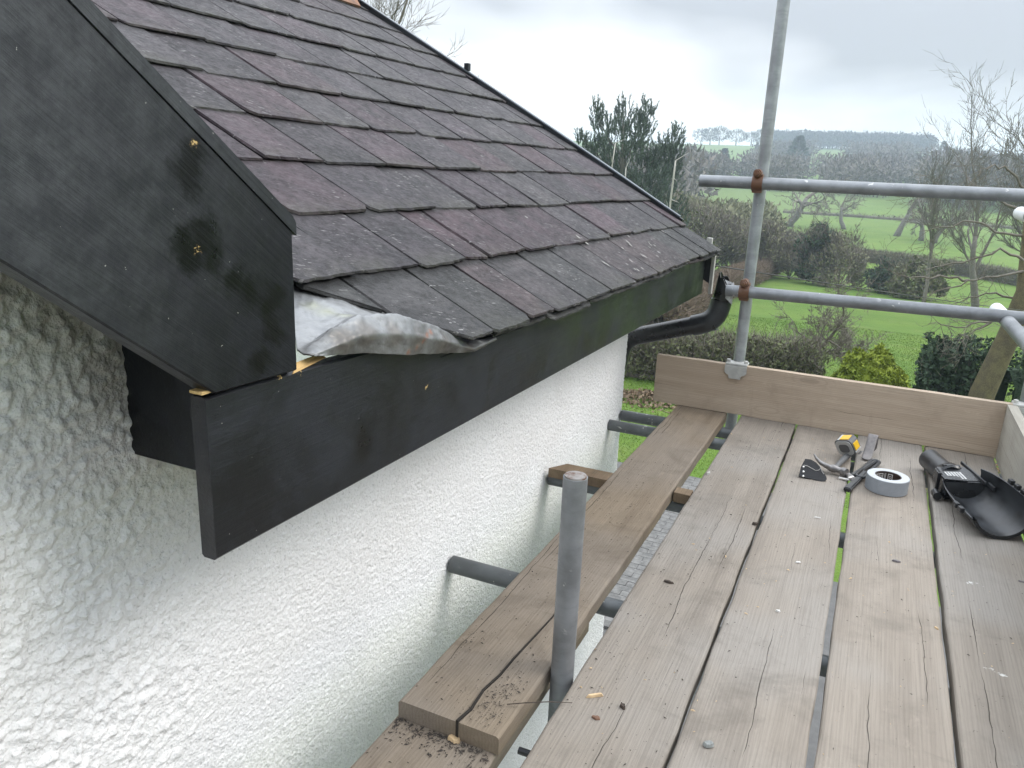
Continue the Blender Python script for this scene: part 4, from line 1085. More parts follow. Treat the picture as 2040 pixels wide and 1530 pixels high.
def strap():
    c = ZP(1725, 905); t_ = 0
    # a belt end that rises, bends over and drops: ribbon along px path with heights
    path = [(1716, 934, 0.004), (1719, 925, 0.010), (1723, 912, 0.024), (1728, 899, 0.040), (1733, 888, 0.052), (1737, 882, 0.057), (1742, 881, 0.054), (1747, 886, 0.044), (1749, 896, 0.026), (1749.5, 906, 0.006)]
    base = [ZP(u, v, z) for u, v, z in path]
    pts = [ZP(1716+ (i/9)*20, 934-(i/9)*34, 0) for i in range(10)]
    prof_k = 1.5; W = Vector((0.026, 0.006, 0.0)); V = []; F = []
    prof = [(-0.075, 0.003), (-0.055, 0.008), (-0.035, 0.020), (-0.018, 0.034), (-0.006, 0.047), (0.004, 0.053), (0.012, 0.051), (0.018, 0.042), (0.021, 0.024), (0.022, 0.002)]
    c = ZP(1733, 905); d = (ZP(1745, 885)-ZP(1712, 935)); d.z = 0; d.normalize(); wv = Vector((d.y, -d.x, 0))
    for s, z in prof:
        p = Vector((d.x*s*1.25, d.y*s*1.25, z*1.45)); V += [p-wv*0.017, p+wv*0.017]
    for i in range(len(prof)-1): F.append((2*i, 2*i+1, 2*i+3, 2*i+2))
    o = mesh_obj('leather_strap', V, F, M['strap'], loc=(c.x, c.y, 0.0015), smooth=True)
    s = o.modifiers.new('s', 'SUBSURF'); s.levels = 2; s.render_levels = 2
    so = o.modifiers.new('t', 'SOLIDIFY'); so.thickness = 0.0035; so.offset = 0
    tag(o, 'worn grey leather strap bent up in a hook behind the tape measure', 'strap')
strap()

def cutter():
    c = ZP(1715, 950); t = empty('slate_cutter', (c.x, c.y, 0.001)); tag(t, 'black handled hand tool with slotted loop grip lying beside the tape roll', 'hand tool')
    def q(u, v, z): return ZP(u, v, z)-Vector((c.x, c.y, 0.001))
    # lower lever: from front tip up to the loop end
    a, b_ = q(1687, 976, 0.008), q(1744, 922, 0.010)
    d = (b_-a).normalized(); s = Vector((d.y, -d.x, 0)).normalized(); up = Vector((0, 0, 1))
    def bar(p, e, w, h, name, mat, w2=None):
        w2 = w2 or w; dd = (e-p).normalized(); ss = Vector((dd.y, -dd.x, 0)).normalized()
        v = [p-ss*w-up*h, p+ss*w-up*h, p+ss*w+up*h, p-ss*w+up*h, e-ss*w2-up*h, e+ss*w2-up*h, e+ss*w2+up*h, e-ss*w2+up*h]
        o = MB().add(v, [(3, 2, 1, 0), (4, 5, 6, 7), (0, 1, 5, 4), (1, 2, 6, 5), (2, 3, 7, 6), (3, 0, 4, 7)]).build(name, mat, t)
        bm = bmesh.new(); bm.from_mesh(o.data); bmesh.ops.bevel(bm, geom=bm.edges[:], offset=min(w, w2, h)*0.45, segments=3, affect='EDGES'); bm.to_mesh(o.data); bm.free(); return o
    bar(a, a.lerp(b_, 0.62), 0.0115, 0.0080, 'lower_grip', M['bplastic2'], 0.0095)
    # loop grip: rounded ring open in the middle
    N = 30; ring = []
    L0, L1 = a.lerp(b_, 0.40), b_+d*0.006
    mid = (L0+L1)/2; half = (L1-L0).length/2-0.013
    for k in range(N+1):
        an = 2*math.pi*k/N; x = math.cos(an); y = math.sin(an)
        ring.append(mid+d*(half*(1 if x > 0 else -1)+0.013*x)*1.0+s*(-0.014*y)+up*0.006)
    MB().tube(ring, 0.0062, 10, cap=False).build('loop_grip', M['bplastic2'], t, smooth=True)
    # upper lever and the bright blade
    bar(q(1697, 948, 0.010), q(1744, 920, 0.018), 0.0085, 0.0065, 'upper_grip', M['bplastic2'], 0.0065)
    bar(q(1671, 951, 0.006), q(1700, 958, 0.006), 0.004, 0.0022, 'blade', M['rivet'])
    bar(q(1684, 941, 0.010), q(1702, 957, 0.010), 0.010, 0.005, 'jaw', M['steel'], 0.013)
    bar(q(1690, 952, 0.017), q(1700, 950, 0.017), 0.004, 0.003, 'pivot', M['rivet'])
cutter()

def gutter_fitting():
    p0 = ZP(1848, 936); p1 = ZP(1988, 1075); d = p1-p0; d.z = 0; Ltot = d.length; d.normalize(); s = Vector((-d.y, d.x, 0))   # s points to image right/far
    t = empty('gutter_fitting', (p0.x, p0.y, 0.001)); t.rotation_euler = (0, 0, math.atan2(d.y, d.x))
    tag(t, 'black plastic gutter outlet with round spout and white sticker lying by the right toe board', 'gutter fitting')
    # local: x along from spout to trough, y to image right (left-hand of x), z up
    MB().tube([(0, 0, 0.040), (0.05, 0, 0.040), (0.15, 0, 0.042), (0.17, 0, 0.043)], [0.0375, 0.0375, 0.0375, 0.0375], 30, inner=0.93).build('spout', M['bplastic2'], t, smooth=True, auto=40)
    MB().tube([(0.145, 0, 0.043), (0.160, 0, 0.044), (0.185, 0, 0.045), (0.190, 0, 0.045)], [0.0385, 0.046, 0.046, 0.040], 30).build('collar', M['bplastic'], t, smooth=True, auto=40)
    # flat neck plate with raised back rail, carries the sticker
    v = [(0.165, -0.052, 0.030), (0.30, -0.062, 0.006), (0.30, 0.070, 0.022), (0.165, 0.050, 0.036), (0.165, -0.050, 0.074), (0.285, -0.056, 0.070), (0.285, 0.064, 0.078), (0.165, 0.046, 0.082)]
    nk = MB().add(v, [(3, 2, 1, 0), (4, 5, 6, 7), (0, 1, 5, 4), (1, 2, 6, 5), (2, 3, 7, 6), (3, 0, 4, 7)]).build('neck', M['bplastic'], t)
    bm = bmesh.new(); bm.from_mesh(nk.data); bmesh.ops.bevel(bm, geom=bm.edges[:], offset=0.005, segments=3, affect='EDGES'); bm.to_mesh(nk.data); bm.free()
    MB().box((0.12, 0.050, 0.074), (0.31, 0.057, 0.086), 0.002).box((0.30, 0.062, 0.070), (0.345, 0.070, 0.083), 0.002).build('back_rail', M['bplastic2'], t)
    for y in (-0.022, 0.018):
        MB().tube([(0.176, y, 0.078), (0.176, y, 0.0875), (0.176, y, 0.0885)], [0.009, 0.008, 0.006], 14).build('screw_boss', M['bplastic2'], t, smooth=True, auto=40)
    # sticker with rows of print
    Zs = lambda x, y: 0.0735+(y+0.05)*0.083-(x-0.165)*0.033+0.0012
    def patch(x0, x1, y0, y1, dz, name, mat, par):
        v = [(x, y, Zs(x, y)+dz) for x, y in ((x0, y0), (x1, y0), (x1, y1), (x0, y1))]
        return MB().add(v, [(0, 1, 2, 3)]).build(name, mat, par, fix=False)
    st = patch(0.215, 0.272, -0.038, 0.012, 0.0008, 'sticker', plain('sticker_paper', (0.55, 0.55, 0.54), 0.5, var=0.1), t)
    b = MB(); random.seed(5)
    for r_ in range(5):
        y = -0.034+r_*0.009; x = 0.218
        while x < 0.268:
            w = random.uniform(0.002, 0.007)
            b.add([(xx, yy, Zs(xx, yy)+0.0014) for xx, yy in ((x, y), (min(x+w, .27), y), (min(x+w, .27), y+0.005), (x, y+0.005))], [(0, 1, 2, 3)]); x += w+random.uniform(0.0015, 0.003)
    b.build('print', M['bplastic'], st, fix=False)
    # open trough: half-round shell, opening up and tilted towards the viewer
    N = 22; V = []; F = []; st_ = [0.255, 0.30, 0.36, 0.42, 0.48, 0.54]
    rad = [0.062, 0.074, 0.082, 0.085, 0.085, 0.085]
    tilt = R(24)
    for x, r in zip(st_, rad):
        for q in (0, 1):
            rr = r-q*0.0032
            for k in range(N+1):
                a = math.pi+math.pi*k/N+tilt
                V.append((x, rr*math.cos(a), 0.087+rr*math.sin(a)*0.98))
    m = 2*(N+1)
    for i in range(len(st_)-1):
        for k in range(N):
            F.append((i*m+k, i*m+k+1, (i+1)*m+k+1, (i+1)*m+k)); F.append((i*m+N+1+k, (i+1)*m+N+1+k, (i+1)*m+N+2+k, i*m+N+2+k))
        F.append((i*m, (i+1)*m, (i+1)*m+N+1, i*m+N+1)); F.append((i*m+N, i*m+m-1, (i+1)*m+m-1, (i+1)*m+N))
    for i in (0, len(st_)-1):
        for k in range(N): F.append((i*m+k, i*m+N+1+k, i*m+N+2+k, i*m+k+1))
    tr = MB().add(V, F).build('trough', M['bplastic2'], t, smooth=True, auto=40)
    # closed back wall of the trough (below the neck) and a corner block
    MB().box((0.250, -0.074, 0.012), (0.258, -0.062, 0.085), 0.002).box((0.25, -0.062, 0.070), (0.285, 0.01, 0.076), 0.001).build('end_wall', M['bplastic'], t)
    MB().tube([(0.262, -0.074, 0.018), (0.30, -0.080, 0.018)], 0.013, 12).build('corner_foot', M['bplastic'], t)
    # union clips on both rims
    for y, x0 in ((-0.0855, 0.435), (-0.0855, 0.470), (0.0825, 0.385), (0.0825, 0.425), (0.0825, 0.465)):
        z = 0.087+0.003+(-0.035 if y < 0 else 0.035)
        MB().box((x0, y-0.007, z-0.008), (x0+0.022, y+0.007, z+0.008), 0.002).build('clip', M['bplastic'], t)
    # rubber seal band in the trough and a broad closing lip at the far end
    V = []; F = []
    for x in (0.535, 0.556):
        for q in (0, 1):
            rr = 0.0885-q*0.010
            for k in range(N+1):
                a = math.pi+math.pi*k/N+tilt; V.append((x, rr*math.cos(a), 0.0885+rr*math.sin(a)*0.98))
    for k in range(N):
        F += [(k, k+1, m+k+1, m+k), (N+1+k, m+N+1+k, m+N+2+k, N+2+k), (k, N+1+k, N+2+k, k+1), (m+k, m+k+1, m+N+2+k, m+N+1+k)]
    MB().add(V, F).build('end_lip', M['bplastic'], t, smooth=True, auto=40)
gutter_fitting()

# --- chips, stones and grit
def chip(name, u, v, L, W, H, ang, mat, label, cat, z=0.0, seed=1, grp=None):
    rs = random.Random(seed); p = on_z(u, v, z); m = 9; out = []
    for k in range(m):
        a = 2*math.pi*k/m; out.append((math.cos(a)*L/2*rs.uniform(0.75, 1.1), math.sin(a)*W/2*rs.uniform(0.65, 1.15)))
    vt = [(x*0.8, y*0.75, H*rs.uniform(0.7, 1.1)) for x, y in out]; vb = [(x, y, 0.0) for x, y in out]
    o = MB().add(vb+vt, [tuple(range(m-1, -1, -1)), tuple(range(m, 2*m))]+[(k, (k+1) % m, m+(k+1) % m, m+k) for k in range(m)]).build(name, mat, loc=(p[0], p[1], z+0.001), rot=(0, 0, ang))
    tag(o, label, cat, grp); return o
chip('wood_splinter', 1186, 1388, 0.040, 0.009, 0.006, 0.65, M['woodchip'], 'long fresh splinter on the speckled board beside the capped upright', 'wood chip', seed=3)
chip('wood_chip', 905, 1475, 0.030, 0.020, 0.007, 0.2, M['woodchip'], 'pale torn wood chip on the lower board in front of the lapped end', 'wood chip', z=-0.040, seed=4)
chip('wood_chip', 1187, 1432, 0.018, 0.011, 0.004, 0.0, M['orange'], 'rusty orange chip on the near end of the speckled board', 'wood chip', seed=5)
chip('bark_flake', 1331, 1161, 0.030, 0.009, 0.005, 0.0, M['bark'], 'dark bark flake alone on the middle of the speckled board', 'bark flake', seed=6)
chip('bark_flake', 1240, 1410, 0.018, 0.010, 0.008, -0.6, M['bark'], 'dark bent flake right of the fresh splinter', 'bark flake', seed=7)
chip('bark_flake', 1504, 1046, 0.020, 0.011, 0.008, 0.2, M['bark'], 'dark crumb on the edge of the first deck gap', 'bark flake', seed=8)
chip('stone_chip', 1411, 1486, 0.024, 0.017, 0.007, 0.4, M['stone'], 'grey green stone chip near the bottom edge of the deck', 'stone chip', seed=9)
chip('slate_chip', 1785, 1119, 0.026, 0.011, 0.004, 0.0, M['slatechip'], 'half moon slate chip in front of the tape roll', 'slate chip', seed=10)
chip('slate_chip', 2035, 1160, 0.018, 0.008, 0.004, 0.0, M['slatechip'], 'slate chip at the right edge of the deck', 'slate chip', seed=11)
chip('white_chip', 1590, 1121, 0.016, 0.006, 0.003, 0.5, M['white'], 'white chip on the deck left of the slate chip', 'chip', seed=12)
chip('white_chip', 1550, 1219, 0.013, 0.007, 0.004, 0.2, M['white'], 'pale chip on the middle of the second deck board', 'chip', seed=13)
chip('wood_splinter', 1628, 1032, 0.026, 0.0035, 0.003, 0.25, M['white'], 'thin pale splinter below the leather holster', 'wood chip', seed=14)
chip('wood_chip', 1865, 1253, 0.013, 0.007, 0.004, -0.8, M['woodchip'], 'light wood chip at the edge of the third deck board', 'wood chip', seed=15)
chip('bark_curl', 1411, 945, 0.030, 0.008, 0.008, 1.3, M['stitch'], 'pale curl of bark at the left edge of the speckled board', 'bark flake', seed=16)
b = MB(); pw = [on_z(1010, 1403, 0.006), on_z(1050, 1400, 0.012), on_z(1095, 1398, 0.014), on_z(1140, 1400, 0.004)]
o = b.tube(pw, [0.0011, 0.0012, 0.001, 0.0006], 5).build('dry_twig', M['bark']); tag(o, 'thin dry twig bridging the gap in front of the capped upright', 'twig')
def grit(name, n, region, z, mat, smin, smax, seed, label, dens=None):
    rs = np.random.default_rng(seed); V = []; F = []
    i = 0
    while i < n:
        x = rs.uniform(region[0], region[1]); y = rs.uniform(region[2], region[3])
        if dens is not None and rs.uniform() > dens(x, y): continue
        i += 1
        s = rs.uniform(smin, smax)*(1 if rs.uniform() < 0.85 else 1.9); a = rs.uniform(0, 6.28); e = rs.uniform(1, 3)
        d = np.array([math.cos(a), math.sin(a), 0]); q = np.array([-d[1], d[0], 0]); c = np.array([x, y, z+0.0008]); k = len(V)
        V += [c+d*s*e, c+q*s*.6, c-d*s*e*rs.uniform(.6, 1), c-q*s*.6, c+np.array([rs.uniform(-s, s)*.4, rs.uniform(-s, s)*.4, s*rs.uniform(0.5, 1.3)])]
        F += [(k, k+1, k+4), (k+1, k+2, k+4), (k+2, k+3, k+4), (k+3, k, k+4)]
    o = np_mesh(name, np.array(V), np.array(F), mat); tag(o, label, 'debris', kind='stuff'); return o
def onboards(x, y):
    for a, b_ in ((-.43, -.212), (-.196, .018), (.041, .26), (.284, .50)):
        if a < x < b_: return True
    return False
grit('bark_grit', 1500, (-0.43, 0.50, 0.9, 3.25), 0.0012, M['grit'], 0.0004, 0.0012, 3, 'dark bark grit scattered over the pale deck boards',
     lambda x, y: 0 if not onboards(x, y) else (0.12+0.75*(x < -0.21)*max(0.0, nz3(x*6, y*3, 1)+0.45)))
grit('soil_grit', 900, (-0.700, -0.505, 1.10, 2.6), 0.0015, M['grit'], 0.0005, 0.0013, 5, 'soil and grit on the brown lapped board',
     lambda x, y: math.exp(-((x+0.535)**2/0.0016+(y-1.18)**2/0.008))+0.05+0.35*math.exp(-((x+0.68)**2/0.0006+(y-1.32)**2/0.004)))
grit('dirt_crumbs', 380, (-0.712, -0.505, 0.93, 1.085), -0.039, M['grit'], 0.0007, 0.0022, 6, 'dark crumbs on the lower brown board at the lap',
     lambda x, y: math.exp(-(1.082-y)/0.022)*(0.35+0.65*(nz3(x*30, 3, 0) > 0)))
grit('pale_sawdust', 150, (-0.43, 0.50, 0.95, 3.2), 0.0014, M['woodchip'], 0.0007, 0.0018, 8, 'pale sawdust crumbs on the deck boards', lambda x, y: 0.5 if onboards(x, y) else 0)

# overhead cable from the house corner to the right
cp0 = Vector(on_y(1404, 526, 3.49)); cp1 = at_dist(2200, 632, 15.0); cp1 = Vector(cp1)
pts = [cp0.lerp(cp1, t)-Vector((0, 0, 0.10*4*t*(1-t)*0.4)) for t in np.linspace(0, 1, 20)]
o = MB().tube(pts, 0.0035, 6).build('overhead_cable', M['cable']); tag(o, 'thin dark cable running from the house corner across the field view', 'cable')

# ------------------------------------------------------------------ vegetation
def rand_dirs(n, rs):
    v = rs.normal(size=(n, 3)); return v/np.linalg.norm(v, axis=1, keepdims=True)
def leaf_mesh(P, size, rs, up=0.0, aspect=1.8):
    """rhombic leaves at P, random orientation"""
    n = len(P); a = rand_dirs(n, rs); a[:, 2] += up; a /= np.linalg.norm(a, axis=1, keepdims=True)
    b = np.cross(a, rand_dirs(n, rs)); b /= np.maximum(1e-6, np.linalg.norm(b, axis=1, keepdims=True))
    s = (size*rs.uniform(0.6, 1.3, n))[:, None] if np.isscalar(size) else (size*rs.uniform(0.6, 1.3, n))[:, None]
    V = np.stack([P-a*s*aspect*0.5, P+b*s*0.5, P+a*s*aspect*0.5, P-b*s*0.5], 1).reshape(-1, 3)
    return V, np.arange(4*n).reshape(-1, 4)
def twig_mesh(P, D, L, W, rs):
    """slender tapering triangles from P along D"""
    n = len(P); q = np.cross(D, rand_dirs(n, rs)); q /= np.maximum(1e-6, np.linalg.norm(q, axis=1, keepdims=True))
    L = np.asarray(L).reshape(-1, 1)*np.ones((n, 1)); W = np.asarray(W).reshape(-1, 1)*np.ones((n, 1))
    V = np.stack([P-q*W*0.5, P+q*W*0.5, P+D*L], 1).reshape(-1, 3); return V, np.arange(3*n).reshape(-1, 3)
def merge4(parts):
    """join (V,F) lists, padding triangles to quads is avoided by building separate polys"""
    V = []; F = []; n = 0
    for v, f in parts:
        V.append(v); F += [tuple(int(i)+n for i in r_) for r_ in f]; n += len(v)
    return np.vstack(V), F

def grow(base, h, rs, trunk_r, levels=5, spread=0.55, first=0.28, lean=(0, 0), n_child=(2, 4), gnarl=0.12, droop=0.0, len_k=0.72, up=0.25, trunk_frac=0.45, twig_r=0.004):
    """recursive bare tree; returns (trunk MB, crown MB)"""
    tr, crn = MB(), MB()
    def seg(p, d, L, r, lev):
        n = 5 if lev < 2 else 4 if lev < 4 else 3; pts = [p.copy()]; rad = [r]; q = p.copy(); dd = d.copy()
        for i in range(n):
            dd = (dd+Vector(rs.normal(0, gnarl, 3))+Vector((0, 0, up*0.12-droop*0.12*(lev > 1)))).normalized(); q = q+dd*(L/n)
            pts.append(q.copy()); rad.append(r*(1-0.55*(i+1)/n))
        sides = 9 if lev == 0 else 6 if lev == 1 else 4 if lev == 2 else 3
        (tr if lev == 0 else crn).tube(pts, rad, sides, cap=(lev == 0))
        if lev >= levels: return
        # side shoots along the branch and a fork at its end
        nc = rs.integers(n_child[0], n_child[1]+1)+(2 if lev == 0 else 0)
        for c in range(nc):
            t = rs.uniform(0.55 if lev == 0 else first, 1.0); k = min(n-1, int(t*n)); o = pts[k].lerp(pts[k+1], t*n-k)
            ax = Vector(rs.normal(0, 1, 3)).cross(dd).normalized(); ang = spread*rs.uniform(0.6, 1.35)
            nd = (dd*math.cos(ang)+ax.cross(dd).normalized()*math.sin(ang)+Vector((0, 0, up*0.3-droop*0.5))).normalized()
            seg(o, nd, L*len_k*rs.uniform(0.6, 1.05)*(1.15-0.4*t), max(twig_r, rad[k]*rs.uniform(0.45, 0.65)), lev+1)
        seg(pts[-1], (dd+Vector(rs.normal(0, 0.2, 3))).normalized(), L*len_k, max(twig_r, rad[-1]), lev+1)
    d0 = Vector((lean[0], lean[1], 1)).normalized()
    seg(Vector((0, 0, -0.1)), d0, h*trunk_frac, trunk_r, 0)
    return tr, crn
def bare_tree(name, p, h, label, seed, trunk_r=None, mat_t='barkgrey', mat_c='bare', grp='bare winter trees', cat='tree', **k):
    rs = np.random.default_rng(seed); t = empty(name, tuple(p)); tag(t, label, cat, grp)
    tr, cr_ = grow(p, h, rs, trunk_r or h*0.018, **k)
    # scale to the wanted height
    mz = max(v[2] for v in cr_.v) if cr_.v else h; s = h/mz
    for mb in (tr, cr_): mb.v = [(v[0]*s, v[1]*s, v[2]*s) for v in mb.v]
    tr.build('trunk', M[mat_t], t, fix=False, smooth=True); cr_.build('crown', M[mat_c], t, fix=False)
    return t
def shrub(name, p, w, h, label, seed, mat='scrub', leaf=0.05, nleaf=1500, ntwig=500, grp='shrubs in the view', cat='shrub', flat=0.8, twmat='bare', twlen=0.35, leafsize_up=0.3):
    """stems fanning from the foot, foliage clumped round the outer stems"""
    rs = np.random.default_rng(seed); t = empty(name, tuple(p)); tag(t, label, cat, grp)
    # clumps
    nc = 26; C_ = rand_dirs(nc, rs)*rs.uniform(0.35, 0.9, (nc, 1)); C_[:, 2] = np.abs(C_[:, 2])
    C_ = C_*np.array([w/2, w/2*flat, h*0.85])+np.array([0, 0, h*0.12]); cs = rs.uniform(0.14, 0.26, nc)*min(w, h)
    ci = rs.integers(0, nc, nleaf); P = C_[ci]+rand_dirs(nleaf, rs)*(cs[ci]*rs.uniform(0.2, 1, nleaf)**0.6)[:, None]; P[:, 2] = np.maximum(P[:, 2], 0.03)
    V, F = leaf_mesh(P, leaf, rs, leafsize_up); np_mesh('foliage', V, F, M[mat], t)
    b = MB()
    for i in range(12):
        c = C_[i]; b.tube([(0, 0, -0.05), tuple(c*0.5+np.array([0, 0, 0.04*h])), tuple(c)], [0.02*w*0.5, 0.012*w*0.5, 0.004*w*0.5], 4, cap=False)
    b.build('stem', M[twmat], t, fix=False)
    ti = rs.integers(0, nc, ntwig); D = C_[ti]-np.array([0, 0, 0.0]); D = D/np.linalg.norm(D, axis=1, keepdims=True)+rand_dirs(ntwig, rs)*0.8; D[:, 2] += 0.25; D /= np.linalg.norm(D, axis=1, keepdims=True)
    V, F = twig_mesh(C_[ti]+rand_dirs(ntwig, rs)*cs[ti][:, None]*0.6, D, rs.uniform(0.5, 1.2, ntwig)*twlen*h, 0.012*h, rs); np_mesh('twig_tips', V, F, M[twmat], t)
    return t
def hedge(name, pts, w, h, label, seed, mat_twig, mat_leaf, n_per_m=220, leaf=0.045, leaf_frac=0.4, twl=0.22, cat='hedge', grp='hedges', top=0.12, tw=0.014):
    """woody hedge along a polyline on the ground: a dense shell of twigs and leaves over a core"""
    rs = np.random.default_rng(seed); pts = [np.array(p, float) for p in pts]
    o0 = pts[0].copy(); t = empty(name, tuple(o0)); tag(t, label, cat, grp)
    segs = [(a, b) for a, b in zip(pts[:-1], pts[1:])]; Ls = [np.linalg.norm((b-a)[:2]) for a, b in segs]; Ltot = sum(Ls)
    n = int(n_per_m*Ltot*(h+w)/2.0); pr = np.array(Ls)/Ltot; si = rs.choice(len(segs), n, p=pr); u = rs.uniform(0, 1, n)
    A = np.array([a for a, b in segs]); B = np.array([b for a, b in segs]); Pc = A[si]+(B[si]-A[si])*u[:, None]
    T = B[si]-A[si]; T[:, 2] = 0; T /= np.linalg.norm(T, axis=1, keepdims=True); S = np.stack([-T[:, 1], T[:, 0], 0*T[:, 0]], 1)
    hh = h*(1+0.16*np.array([nz3(p[0]*0.7, p[1]*0.7, seed) for p in Pc])); ww = w*(1+0.2*np.array([nz3(p[0]*0.5, p[1]*0.5, seed+9) for p in Pc]))
    # box-with-round-top cross-section, mostly on its skin
    a = rs.uniform(0, math.pi, n); ex = 0.55; cx = np.sign(np.cos(a))*np.abs(np.cos(a))**ex; cz = np.abs(np.sin(a))**ex; k = rs.uniform(0.50, 1.04, n)
    off = S*(cx*ww/2*k)[:, None]; P = Pc+off; P[:, 2] = Pc[:, 2]+cz*hh*k
    D = S*cx[:, None]*0.6; D[:, 2] = cz*0.8+0.25; D += rand_dirs(n, rs)*0.7; D /= np.linalg.norm(D, axis=1, keepdims=True)
    nl = int(n*leaf_frac); P -= o0
    V, F = twig_mesh(P[nl:], D[nl:], rs.uniform(0.4, 1.2, n-nl)*twl, tw, rs); np_mesh('twigs', V, F, M[mat_twig], t)
    if nl:
        V, F = leaf_mesh(P[:nl], leaf, rs, 0.2); np_mesh('foliage', V, F, M[mat_leaf], t)
    # dense inner core so the hedge is not see-through
    b = MB()
    for (a_, b_) in segs:
        m = max(2, int(np.linalg.norm((b_-a_)[:2])/1.0)+1); tt = (b_-a_); tt[2] = 0; tt /= np.linalg.norm(tt); ss = np.array([-tt[1], tt[0], 0]); v = []
        for q in range(m+1):
            c = a_+(b_-a_)*q/m-o0; kk = 1+0.16*nz3((c+o0)[0]*0.7, (c+o0)[1]*0.7, seed)
            v += [c-ss*w*0.26+np.array([0, 0, -0.1]), c-ss*w*0.24+np.array([0, 0, h*0.48*kk]), c-ss*w*0.08+np.array([0, 0, h*0.66*kk]), c+ss*w*0.08+np.array([0, 0, h*0.66*kk]), c+ss*w*0.24+np.array([0, 0, h*0.48*kk]), c+ss*w*0.26+np.array([0, 0, -0.1])]
        b.add(v, [(i*6+j, i*6+j+1, (i+1)*6+j+1, (i+1)*6+j) for i in range(m) for j in range(5)])
    b.build('core', M[mat_leaf if leaf_frac > 0.5 else mat_twig], t)
    return t

# --- garden just beyond the scaffold
gh = [foot(u, d) for u, d in ((1180, 17.5), (1290, 16.6), (1420, 16.2), (1560, 16.4), (1690, 16.8))]
hedge('garden_hedge', gh, 1.1, 1.0, 'scruffy brown and green garden hedge behind the far toe board', 31, 'bare', 'ivy', n_per_m=3600, leaf=0.06, leaf_frac=0.5, twl=0.35)
gh2 = [foot(u, d) for u, d in ((1912, 15.5), (1965, 15.6), (2030, 15.9))]
hedge('evergreen_hedge', gh2, 1.1, 1.62, 'dark clipped evergreen hedge right of the golden conifer', 33, 'bare', 'ever', n_per_m=4200, leaf=0.06, leaf_frac=0.93, twl=0.3)
gh3 = [foot(u, d) for u, d in ((2085, 16.5), (2130, 17.0), (2260, 17.5))]
hedge('evergreen_hedge', gh3, 1.1, 1.5, 'dark hedge piece right of the leaning trunk at the picture edge', 34, 'bare', 'ever', n_per_m=1500, leaf=0.06, leaf_frac=0.9)
# rounded golden conifer
def golden():
    p = foot(1803, 13.6); t = empty('golden_conifer', tuple(p)); tag(t, 'rounded yellow green dwarf conifer between the two garden hedges', 'conifer')
    rs = np.random.default_rng(41); n = 900; a = rand_dirs(n, rs); a[:, 2] = np.abs(a[:, 2]); w, h = 1.22, 1.62
    P = a*np.array([w/2, w/2, h*0.62])*rs.uniform(0.80, 1.0, (n, 1))+np.array([0, 0, h*0.36])
    P[:, 2] *= 1+0.05*np.sin(a[:, 0]*9)
    parts = []
    # each spray is a flat fan of small scales pointing outwards and up
    m = 16; base = np.repeat(P, m, 0); D = np.repeat(a, m, 0)*0.8+rand_dirs(n*m, rs)*0.55; D[:, 2] += 0.35; D /= np.linalg.norm(D, axis=1, keepdims=True)
    V, F = leaf_mesh(base+D*rs.uniform(0.0, 0.09, (n*m, 1)), 0.030, rs, 0.5, 2.6); np_mesh('crown', V, F, M['golden'], t)
    b = MB(); b.tube([(0, 0, -0.05), (0, 0, 0.9)], [0.06, 0.03], 8); N = 14; v = []
    for i in range(7):
        f_ = i/6; r = (w/2-0.09)*math.sqrt(max(0.02, 1-(f_*1.02-0.25)**2*1.1)) if f_ > 0.2 else (w/2-0.12)*(0.75+f_)
        for k in range(N): an = 2*math.pi*k/N; v.append((r*math.cos(an), r*math.sin(an), 0.08+f_*(h-0.30)))
    b.add(v, [(i*N+k, i*N+(k+1) % N, (i+1)*N+(k+1) % N, (i+1)*N+k) for i in range(6) for k in range(N)]+[tuple(6*N+k for k in range(N))])
    b.build('trunk', M['golden'], t)
golden()
# twisted russet shrub at the foot of the leaning tree
def twisted(p, label, seed, sc=1.0, n=60):
    rs = np.random.default_rng(seed); t = empty('twisted_shrub', tuple(p)); tag(t, label, 'shrub', 'shrubs in the view'); b = MB(); tw = MB()
    for i in range(n):
        q = Vector((rs.normal(0, .12), rs.normal(0, .12), 0)); d = Vector((rs.normal(0, .6), rs.normal(0, .6), 1)).normalized(); pts = [q.copy()]
        for k in range(13):
            d = (d+Vector(rs.normal(0, 0.55, 3))+Vector((0, 0, 0.10))).normalized(); q = q+d*0.085*sc; pts.append(q.copy())
        (b if i % 3 else tw).tube(pts, list(np.linspace(0.011, 0.003, 14)*sc), 4, cap=False)
    b.build('branches', M['rosehip'], t, fix=False, smooth=True); tw.build('stem', M['bare'], t, fix=False, smooth=True)
twisted(foot(2025, 12.6), 'twisted russet shrub at the foot of the leaning tree trunk', 44, 1.15, 110)
twisted(foot(2075, 12.2), 'tangled russet shrub at the right edge above the toe board', 45, 1.1, 110)
